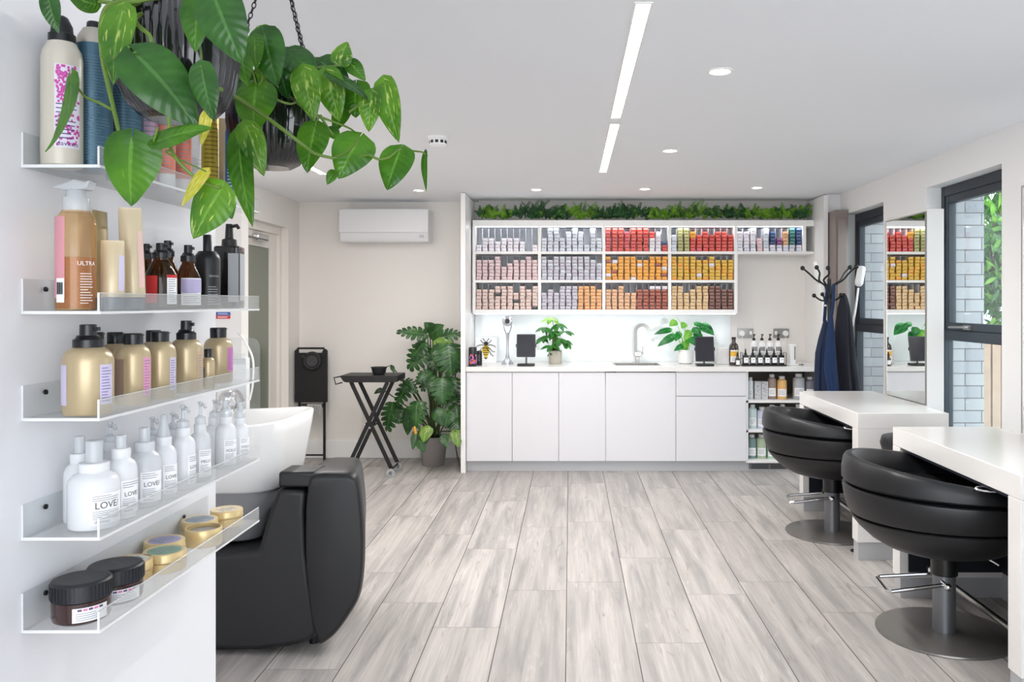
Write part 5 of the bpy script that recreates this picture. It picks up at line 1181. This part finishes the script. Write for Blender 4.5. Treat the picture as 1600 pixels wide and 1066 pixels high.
# third shelf -------------------------------------------------------
G = 'gold bottles on the third acrylic shelf'
t, r, hb, h = bottle('gold_bottle', 'biggest-looking gold spray bottle at the near end of its shelf', G, 134, 75, 507, 541, 3, 'f', gold, 'round', 'spray', lilp, None, -.28, .32, (.16, .74), seed=1)
MB().patch(r, -2.25, .3, hb*.16, hb*.74).build('back_label', lilp, t)
bottle('gold_bottle', 'gold bottle hidden right behind the nearest gold spray bottle', G, 150, 40, 519, 540, 3, 'b', gold, 'round', 'flip', None)
bottle('gold_bottle', 'gold bottle with only a shoulder showing, second along behind the front row', G, 180, 42, 519, 536, 3, 'b', gold, 'round', 'flip', None)
t, r, hb, h = bottle('gold_bottle', 'gold flip-cap bottle with a brown back label and pink side label', G, 208, 52, 521, 537, 3, 'f', gold, 'round', 'flip', pinkp, None, -.2, .3, (.16, .78), seed=2)
MB().patch(r, -1.98, .36, hb*.16, hb*.76).build('back_label', M('brown label', (150, 124, 108), .5), t)
bottle('gold_bottle', 'gold flip-cap bottle standing behind the second and third front gold bottles', G, 240, 40, 516, 533, 3, 'b', gold, 'round', 'flip', None)
bottle('gold_bottle', 'gold flip-cap bottle with a pale lilac label in the middle of the shelf', G, 250, 48, 518, 533, 3, 'f', gold, 'round', 'flip', lilp, None, -.2, .28, (.16, .72), seed=3)
bottle('gold_bottle', 'gold spray bottle with a tan printed side behind the tiny bottle', G, 291, 50, 501, 529, 3, 'f', gold, 'round', 'spray', M('tan label', (196, 170, 140), .5), None, -.15, .28, (.14, .74), seed=4)
bottle('gold_bottle', 'tiny gold bottle with a black cap between two bigger ones', G, 325, 21, 545, 558, 3, 'f', gold, 'round', 'flip', M('slate label', (110, 124, 140), .5), None, -1.9, .3, (.1, .7), seed=5)
bottle('gold_bottle', 'gold flip-cap bottle with a magenta label at the far end of its shelf', G, 341, 44, 512, 527, 3, 'm', gold, 'round', 'flip', M('magenta label', (206, 120, 190), .5), None, -.15, .34, (.26, .78), seed=6)

# fourth shelf ------------------------------------------------------
G = 'translucent white bottles on the fourth acrylic shelf'
lp = dict(lab=paper, capm=frostc, half=.72, lz=(.10, .56))
fr2 = glassy('frosted grey bottle', (246, 248, 250), .38, .2, (240, 242, 245))
bottle('wash_bottle', 'nearest translucent white bottle with big dark lettering', G, 147, 76, 688, 722, 4, 'f', frost_b, 'wide', 'disc', txt='LOVE/', az=-.50, seed=1, content=(M('milky contents', (236, 238, 240), .5), .48), **lp)
bottle('wash_bottle', 'translucent white bottle with a bar code tucked behind the nearest one', G, 124, 46, 682, 708, 4, 'c', frost_b, 'wide', 'disc', None, capm=frostc)
bottle('wash_bottle', 'clear pump bottle rising behind the nearest white bottles', G, 172, 36, 660, 690, 4, 'b', fr2, 'wide', 'pump', None, capm=frostc)
bottle('wash_bottle', 'translucent white bottle with pale lettering, second along the front row', G, 189, 48, 680, 700, 4, 'f', frost_b, 'wide', 'disc', txt='LOVE/', az=-.35, seed=2, content=(MATS['milky contents'], .5), **lp)
bottle('wash_bottle', 'grey-filled translucent bottle with dark lettering, third along the front row', G, 226, 50, 668, 690, 4, 'f', fr2, 'wide', 'disc', txt='LOVE/', az=-.62, seed=3, content=(M('grey contents', (196, 199, 204), .5), .6), **lp)
bottle('wash_bottle', 'translucent bottle with lilac contents and a nozzle top', G, 256, 39, 648, 682, 4, 'f', frost_b, 'wide', 'nozzle', txt='LOVE/', az=-.45, seed=4, content=(M('lilac contents', (204, 208, 240), .5), .62), **lp)
bottle('wash_bottle', 'plain white pump bottle with its label turned to the wall of bottles beyond', G, 286, 38, 634, 668, 4, 'f', frost_b, 'wide', 'pump', txt='LOVE/', az=-.05, seed=5, content=(MATS['milky contents'], .6), **lp)
bottle('wash_bottle', 'slim pump bottle with greenish contents on the white bottle shelf', G, 313, 32, 628, 662, 4, 'f', fr2, 'wide', 'pump', txt='MELU/', az=-.55, seed=6, content=(M('mint contents', (198, 216, 212), .5), .3), **lp)
bottle('wash_bottle', 'white spray bottle between the greenish bottle and the last two', G, 335, 30, 624, 652, 4, 'm', frost_b, 'wide', 'pump', txt='LOVE/', az=-.3, seed=7, content=(MATS['milky contents'], .6), **lp)
bottle('wash_bottle', 'last but one translucent bottle, with spaced lettering on a square label', G, 353, 32, 625, 650, 4, 'f', frost_b, 'wide', 'spray', txt='VOLU/', az=-.62, seed=8, content=(MATS['milky contents'], .6), **lp)
bottle('wash_bottle', 'clear pump bottle rising behind the grey-filled and lilac bottles', G, 238, 34, 652, 680, 4, 'b', fr2, 'wide', 'pump', None, capm=frostc)
bottle('wash_bottle', 'clear bottle at the back between the lilac bottle and the plain white one', G, 270, 30, 645, 670, 4, 'b', fr2, 'wide', 'pump', None, capm=frostc)
bottle('wash_bottle', 'last translucent bottle at the far end of the fourth shelf by the basin', G, 375, 27, 628, 652, 4, 'f', frost_b, 'wide', 'spray', txt='VOLU/', az=-.5, seed=9, content=(MATS['milky contents'], .6), **lp)

# fifth shelf -------------------------------------------------------
G = 'jars and tins on the lowest acrylic shelf'
plum = M('dark plum jar', (54, 26, 26), .12, coat=.6); lidm = M('ribbed black lid', (22, 26, 33), .42)
def jar(label, xc, w, row, ytop, seed):
    X, Y, r = spot(xc, w, row); h = zat(ytop, Y)-ST[5]
    t = thing('mask_jar', label, 'jar', (X, Y, ST[5]), 0, G)
    MB().lathe([(r*.84, 0), (r*.93, .003), (r*.97, .009), (r*.97, h*.53), (r*.92, h*.55)], n=44).build('body', plum, t)
    ld = MB().lathe([(r*.985, h*.55), (r*1.0, h*.56), (r*1.0, h*.94), (r*.95, h*.985), (r*.88, h), (r*.80, h*.994), (.001, h*.994)], n=44).build('lid', lidm, t)
    q = MB()
    for k in range(44):
        a = 2*PI*k/44; q.box(-.0012, -.0004, h*.59, .0012, .0008, h*.92, 0, Matrix.Rotation(a, 3, 'Z'), (-r*1.0*math.sin(a), r*1.0*math.cos(a), 0))
    q.build('grip_ribs', lidm, ld)
    vs, fs = text_mesh('davines', .012); MB().add([(y*.5+x*.86, -x*.5+y*.86, h*.9945) for x, y in vs], fs).build('lettering', M('charcoal print', (58, 62, 70), .4), ld, flat=True)
    lb = MB().patch(r*.97, -.72, .62, h*.10, h*.44).build('label_sticker', paper, t)
    q = MB(); fine_print(q, r*.97, -.72, .5, h*.13, h*.33, 4, seed); q.build('fine_print', M('soft ink', (128, 128, 136), .6), lb)
    q = MB()
    for k in range(5): q.patch(r*.97, -1.1+.18*k, .07, h*.365, h*.415, n=3, th=.0009, mi=k % 2)
    q.build('heading_print', [M('grape print', (90, 70, 110), .5), M('pink heading', (222, 120, 170), .5)], lb)
jar('dark plum jar with a black lid at the near end of the lowest shelf', 114, 90, 'm', 902, 3)
jar('dark plum jar with a black lid, second along the lowest shelf', 181, 82, 'f', 880, 5)
tinm = M('brushed gold tin', (224, 198, 146), .3, .35)
def tin(label, xc, w, row, ytop, top, open_=False, Yfix=None):
    X, Y, r = spot(xc, w, row)
    if Yfix: Y = Yfix
    h = .034; t = thing('wax_tin', label, 'tin', (X, Y, ST[5]), 0, G)
    if open_:
        MB().lathe([(r*.95, 0), (r, .003), (r, h*.95), (r*.97, h), (r*.93, h), (r*.92, h*.7), (.001, h*.68)], n=36).build('body', tinm, t)
        MB().lathe([(r*.90, h*.685), (r*.7, h*.82), (.001, h*.76)], n=24).build('wax', M('grey wax', (150, 146, 138), .5, noise=.2, nscale=120), t)
        q = MB()
        for k, (y0, y1) in enumerate(((0, .3), (.32, .6))): q.lathe([(r*.985, h*(.08+y0)), (r*1.004, h*(.10+y0))], n=36)
        q.build('rim_ridge', tinm, t); return
    MB().lathe([(r*.95, 0), (r*.98, .003), (r*.98, h*.5), (r*.95, h*.52)], n=36).build('body', tinm, t)
    ld = MB().lathe([(r*.99, h*.53), (r*1.01, h*.56), (r*1.01, h*.66), (r*.99, h*.70), (r*.99, h*.93), (r*.95, h), (r*.86, h*1.0), (r*.84, h*.985), (.001, h*.985)], n=36).build('lid', tinm, t)
    MB().lathe([(.001, h*.9865), (r*.78, h*.9865), (r*.78, h*.992), (.001, h*.992)], n=32).build('lid_label', top, ld)
    q = MB(); rn = random.Random(int(xc))
    for k in range(7):
        y = r*(.5-.16*k); l = r*rn.uniform(.3, .55); q.box(-l, y-r*.03, h*.9925, l, y+r*.03, h*.9935, 0, Matrix.Rotation(-.6, 3, 'Z'))
    q.build('fine_print', M('soft ink', (128, 128, 136), .6), ld)
tin('gold tin with a pale label mostly hidden behind the second dark jar', 203, 68, 'b', 876, M('pale tin label', (212, 208, 202), .5))
tin('gold tin with a green label at the front edge of the lowest shelf', 257, 66, 'f', 860, M('green tin label', (122, 160, 136), .5))
tin('gold tin with a violet patterned label against the wall', 257, 62, 'b', 840, M('violet tin label', (156, 154, 190), .5, noise=.3, nscale=150))
tin('open gold tin with grey wax at the front of the lowest shelf', 318, 56, 'f', 829, None, True)
tin('gold tin with a blue grey label behind the open tin', 312, 56, 'b', 811, M('blue grey tin label', (142, 156, 170), .5))
tin('gold tin with a cream label at the far end of the lowest shelf', 354, 50, 'm', 800, M('cream tin label', (226, 210, 182), .5))

# ------------------------------------------------------------------ two hanging pots of pothos
potg = M('smoked ribbed glass', (20, 21, 24), .12, spec=.6, coat=.35)
cu = leaf_mat('pothos leaf', (40, 90, 18), (80, 136, 26), (140, 176, 56), .20, trans=.34, rough=.28)
cv = leaf_mat('variegated pothos leaf', (52, 104, 24), (98, 150, 36), (184, 198, 108), .27, trans=.34, rough=.3)
cd = leaf_mat('dark pothos leaf', (26, 68, 22), (52, 104, 32), (104, 146, 60), .16, trans=.22, rough=.25)
cy = leaf_mat('yellowing pothos leaf', (150, 176, 30), (206, 196, 50), (226, 210, 110), .4, trans=.4, rough=.35)
vine = M('pothos vine', (92, 120, 44), .5, noise=.2, nscale=40); chm = M('black chain', (28, 28, 30), .4, .5)
def hanging(label, c, ztop, zbot, r, leaves, vines, chains, hook):
    O = Vector((c[0], c[1], zbot)); t = thing('hanging_pothos', label, 'hanging plant', O, 0, 'hanging pothos pots'); hh = ztop-zbot; n = 128
    prof = [(.42, 0), (.46, .0), (.62, .05), (.80, .15), (.93, .30), (1.0, .50), (1.0, .62), (.985, .95), (1.0, 1.0), (.95, 1.0), (.93, .95), (.92, .7), (.6, .65), (.01, .65)]
    rings = []
    for f, u in prof:
        rb = .028 if .03 < u < .96 and f > .5 else 0
        rings.append([Vector((r*f*(1+rb*math.cos(2*PI*k/n*42)*(1 if f > .9 or u < .9 else 0))*math.cos(2*PI*k/n), r*f*(1+rb*math.cos(2*PI*k/n*42))*math.sin(2*PI*k/n), hh*u)) for k in range(n)])
    MB().loft(rings).build('ribbed_pot', potg, t, sharp=1.0)
    MB().lathe([(r*.91, hh*.72), (r*.5, hh*.80), (.001, hh*.82)], n=24).build('soil', soil, t)
    for k, (a, nm) in enumerate(chains):
        p = Vector((r*.97*math.cos(a), r*.97*math.sin(a), hh)); e = Vector(hook)-O; d_ = e-p; nl = int(d_.length/.0105); q = MB(); u = d_.normalized(); s_ = u.orthogonal().normalized(); w_ = u.cross(s_)
        for i in range(nl):
            m_ = p+d_*((i+.5)/nl); v = s_ if i % 2 else w_
            q.tube([m_+u*(.0066*math.cos(2*PI*j/10))+v*(.0036*math.sin(2*PI*j/10)) for j in range(10)], .0011, 5, closed=True)
        q.build('chain', chm, t)
    e = Vector(hook)-O; top = ZC-zbot
    MB().tube(bez([e, e+Vector((.012, 0, .012)), e+Vector((0, 0, .03)), (e.x, e.y, top-.002)], 6), .0022, 6).lathe([(.012, top-.006), (.012, top-.0005)], (e.x, e.y, 0), 16).build('ceiling_hook', chm, t)
    fo = MB(); st = MB(); rn = random.Random(len(leaves))
    for i, L in enumerate(leaves):
        (bx, by, tx, ty, w_, Yb, Yt_), mi, kw = L[:7], L[7], (L[8] if len(L) > 8 else {})
        p0, p1 = at(bx, by, Yb)-O, at(tx, ty, Yt_)-O
        k = dict(n=(rn.uniform(-.25, .25), -1, rn.uniform(.15, .5)), droop=.10, fold=.22, lobe=.13, seed=i, wavy=.03); k.update(kw)
        heart(fo, p0, p1, w_/F*(Yb+Yt_)/2*1.28, mi=mi, nu=14, nv=10, **k)
    for pts, rr in vines:
        P_ = [at(x, y, Y)-O for x, y, Y in pts]; pa = bez(P_, 6); st.tube(pa, [rr*(1-.4*i/len(pa)) for i in range(len(pa))], 7)
    fo.build('foliage', [cu, cv, cd, cy], t); st.build('vine_stem', vine, t)
# nearer pot
Y1 = 1.2; c1 = (xat(277, Y1), Y1)
hanging('nearer smoked glass hanging pot trailing big green pothos leaves', c1, zat(8, Y1), zat(190, Y1), 89/F*Y1, [
    (74, -8, 88, 50, 26, 1.12, 1.12, 2), (152, 8, 100, -8, 34, 1.12, 1.1, 0, dict(n=(.1, -.6, -.8))), (191, 14, 168, 128, 50, 1.08, 1.07, 1, dict(twist=.2)), (211, 82, 312, 190, 80, 1.05, 1.06, 2, dict(n=(.35, -1, .6), fold=.12, droop=.16)),
    (314, 104, 330, 188, 40, 1.06, 1.06, 2), (241, 222, 328, 193, 42, 1.04, 1.04, 0, dict(n=(.1, -.8, .7))), (206, 214, 199, 322, 76, 1.04, 1.05, 0, dict(fold=.1, n=(.05, -1, .15))), (113, 122, 102, 246, 40, 1.08, 1.06, 0, dict(twist=.75, droop=-.2)),
    (312, -10, 300, 76, 46, 1.08, 1.06, 0), (332, -12, 373, 95, 66, 1.05, 1.04, 2, dict(fold=.15)), (322, 268, 279, 320, 24, 1.05, 1.04, 3, dict(twist=.5)), (347, 293, 297, 372, 58, 1.06, 1.06, 1, dict(fold=.16)), (348, 300, 362, 342, 26, 1.07, 1.07, 0),
    (250, 28, 212, 8, 30, 1.15, 1.12, 0), (230, 18, 262, -12, 30, 1.2, 1.15, 2), (300, 20, 282, -20, 34, 1.2, 1.16, 0), (325, 175, 312, 226, 18, 1.07, 1.06, 3)],
    [([(270, 14, 1.2), (215, 5, 1.12), (172, 8, 1.09), (158, 40, 1.09), (160, 88, 1.09), (166, 120, 1.09), (178, 172, 1.08), (188, 215, 1.06)], .0042), ([(176, 172, 1.08), (158, 162, 1.08), (132, 150, 1.08), (113, 124, 1.08)], .0022), ([(158, 88, 1.09), (188, 92, 1.07), (212, 82, 1.05)], .0024),
     ([(252, 12, 1.2), (214, 25, 1.1), (216, 40, 1.09), (236, 60, 1.08), (232, 100, 1.07), (240, 135, 1.06), (262, 175, 1.06), (267, 232, 1.05), (292, 266, 1.05), (318, 285, 1.06), (345, 294, 1.06)], .0032), ([(246, 200, 1.05), (243, 212, 1.045), (240, 222, 1.04)], .0018), ([(267, 235, 1.05), (262, 240, 1.05), (322, 268, 1.05)], .0015),
     ([(280, 6, 1.2), (250, -4, 1.12), (200, 4, 1.1), (150, 2, 1.12)], .004), ([(300, 8, 1.2), (318, -6, 1.12), (330, -10, 1.06)], .003), ([(310, 60, 1.1), (314, 85, 1.08), (314, 105, 1.06)], .002), ([(347, 140, 1.1), (320, 135, 1.08), (312, 110, 1.07)], .003)],
    [(-.4, 'a'), (1.7, 'b'), (3.8, 'c')], (c1[0], c1[1], 2.16))
# further pot
Y2 = 1.62; c2 = (xat(425, Y2), Y2)
hanging('further smoked glass hanging pot with pothos vines reaching towards the smoke detector', c2, zat(128, Y2), zat(263, Y2), 66/F*Y2, [
    (400, 132, 392, 208, 58, 1.46, 1.45, 0, dict(fold=.1)), (385, 195, 412, 272, 34, 1.44, 1.43, 1), (372, 212, 385, 352, 38, 1.44, 1.42, 0, dict(twist=.4)), (398, 58, 398, 106, 28, 1.45, 1.44, 0), (412, 50, 430, 132, 48, 1.47, 1.45, 2, dict(fold=.25)), (372, 60, 384, 132, 36, 1.45, 1.44, 0),
    (449, 80, 497, 118, 48, 1.5, 1.5, 2, dict(n=(.2, -1, .8))), (440, 78, 462, 128, 40, 1.5, 1.48, 2), (474, 108, 488, 187, 40, 1.48, 1.47, 1, dict(fold=.15)), (460, 100, 470, 128, 30, 1.52, 1.5, 0), (510, 112, 528, 188, 40, 1.5, 1.49, 1), (530, 100, 542, 64, 28, 1.52, 1.52, 1),
    (516, 114, 578, 150, 30, 1.5, 1.48, 2, dict(n=(.3, -.6, .9))), (545, 96, 570, 124, 22, 1.53, 1.52, 0), (556, 130, 553, 182, 42, 1.54, 1.53, 0), (581, 144, 574, 204, 32, 1.5, 1.49, 1), (600, 128, 618, 220, 38, 1.5, 1.48, 1, dict(fold=.3, twist=.25)), (603, 152, 604, 180, 22, 1.55, 1.54, 0),
    (493, 196, 476, 268, 46, 1.5, 1.49, 0), (512, 200, 530, 218, 20, 1.52, 1.5, 0), (562, 214, 527, 276, 56, 1.48, 1.46, 0, dict(fold=.1, n=(.1, -1, .2))), (626, 232, 602, 294, 48, 1.48, 1.46, 0, dict(fold=.12)), (664, 240, 661, 298, 15, 1.47, 1.46, 0, dict(twist=.9)), (522, 268, 511, 288, 14, 1.5, 1.49, 0),
    (405, 45, 420, 80, 30, 1.52, 1.5, 0), (380, 40, 372, 64, 22, 1.5, 1.5, 0), (498, 120, 506, 160, 28, 1.55, 1.54, 2), (415, 100, 408, 130, 24, 1.48, 1.46, 1), (485, 95, 500, 140, 34, 1.56, 1.54, 0), (520, 130, 512, 170, 30, 1.57, 1.55, 2), (530, 150, 560, 168, 24, 1.55, 1.54, 0), (384, 110, 368, 165, 34, 1.5, 1.48, 2), (436, 105, 448, 150, 34, 1.53, 1.5, 2), (395, 210, 410, 250, 28, 1.46, 1.44, 0), (500, 95, 545, 130, 38, 1.54, 1.52, 2), (540, 165, 520, 205, 28, 1.56, 1.54, 0)],
    [([(345, 142, 1.45), (372, 154, 1.45), (420, 186, 1.43), (470, 224, 1.44), (492, 240, 1.46), (520, 247, 1.47)], .0042), ([(520, 247, 1.47), (545, 235, 1.47), (562, 214, 1.48)], .002), ([(578, 242, 1.47), (592, 249, 1.47), (608, 246, 1.47), (618, 238, 1.48), (626, 232, 1.48)], .0026), ([(520, 247, 1.47), (550, 246, 1.475), (578, 242, 1.47)], .003),
     ([(626, 234, 1.48), (645, 236, 1.48), (660, 238, 1.47), (668, 244, 1.47)], .002), ([(440, 140, 1.6), (470, 165, 1.5), (500, 182, 1.5), (520, 190, 1.5), (545, 200, 1.5), (562, 212, 1.48)], .0026), ([(500, 180, 1.5), (512, 200, 1.5), (520, 212, 1.5)], .003), ([(545, 175, 1.52), (565, 162, 1.52), (582, 146, 1.5)], .0022), ([(545, 176, 1.52), (575, 150, 1.52), (600, 130, 1.5)], .002),
     ([(430, 140, 1.6), (418, 128, 1.5), (424, 150, 1.47), (450, 162, 1.47), (462, 160, 1.5)], .003), ([(372, 55, 1.47), (386, 70, 1.46), (392, 100, 1.46), (400, 132, 1.46)], .0026), ([(405, 110, 1.47), (410, 122, 1.46), (404, 134, 1.46)], .002), ([(450, 130, 1.6), (470, 110, 1.52), (500, 105, 1.52), (530, 102, 1.52), (545, 97, 1.53)], .0025), ([(450, 130, 1.6), (430, 90, 1.5), (412, 52, 1.47)], .0024),
     ([(500, 182, 1.5), (494, 190, 1.5), (493, 197, 1.5)], .002)],
    [(-2.4, 'a'), (-.2, 'b'), (.6, 'c')], (xat(432, Y2), Y2, 2.16))
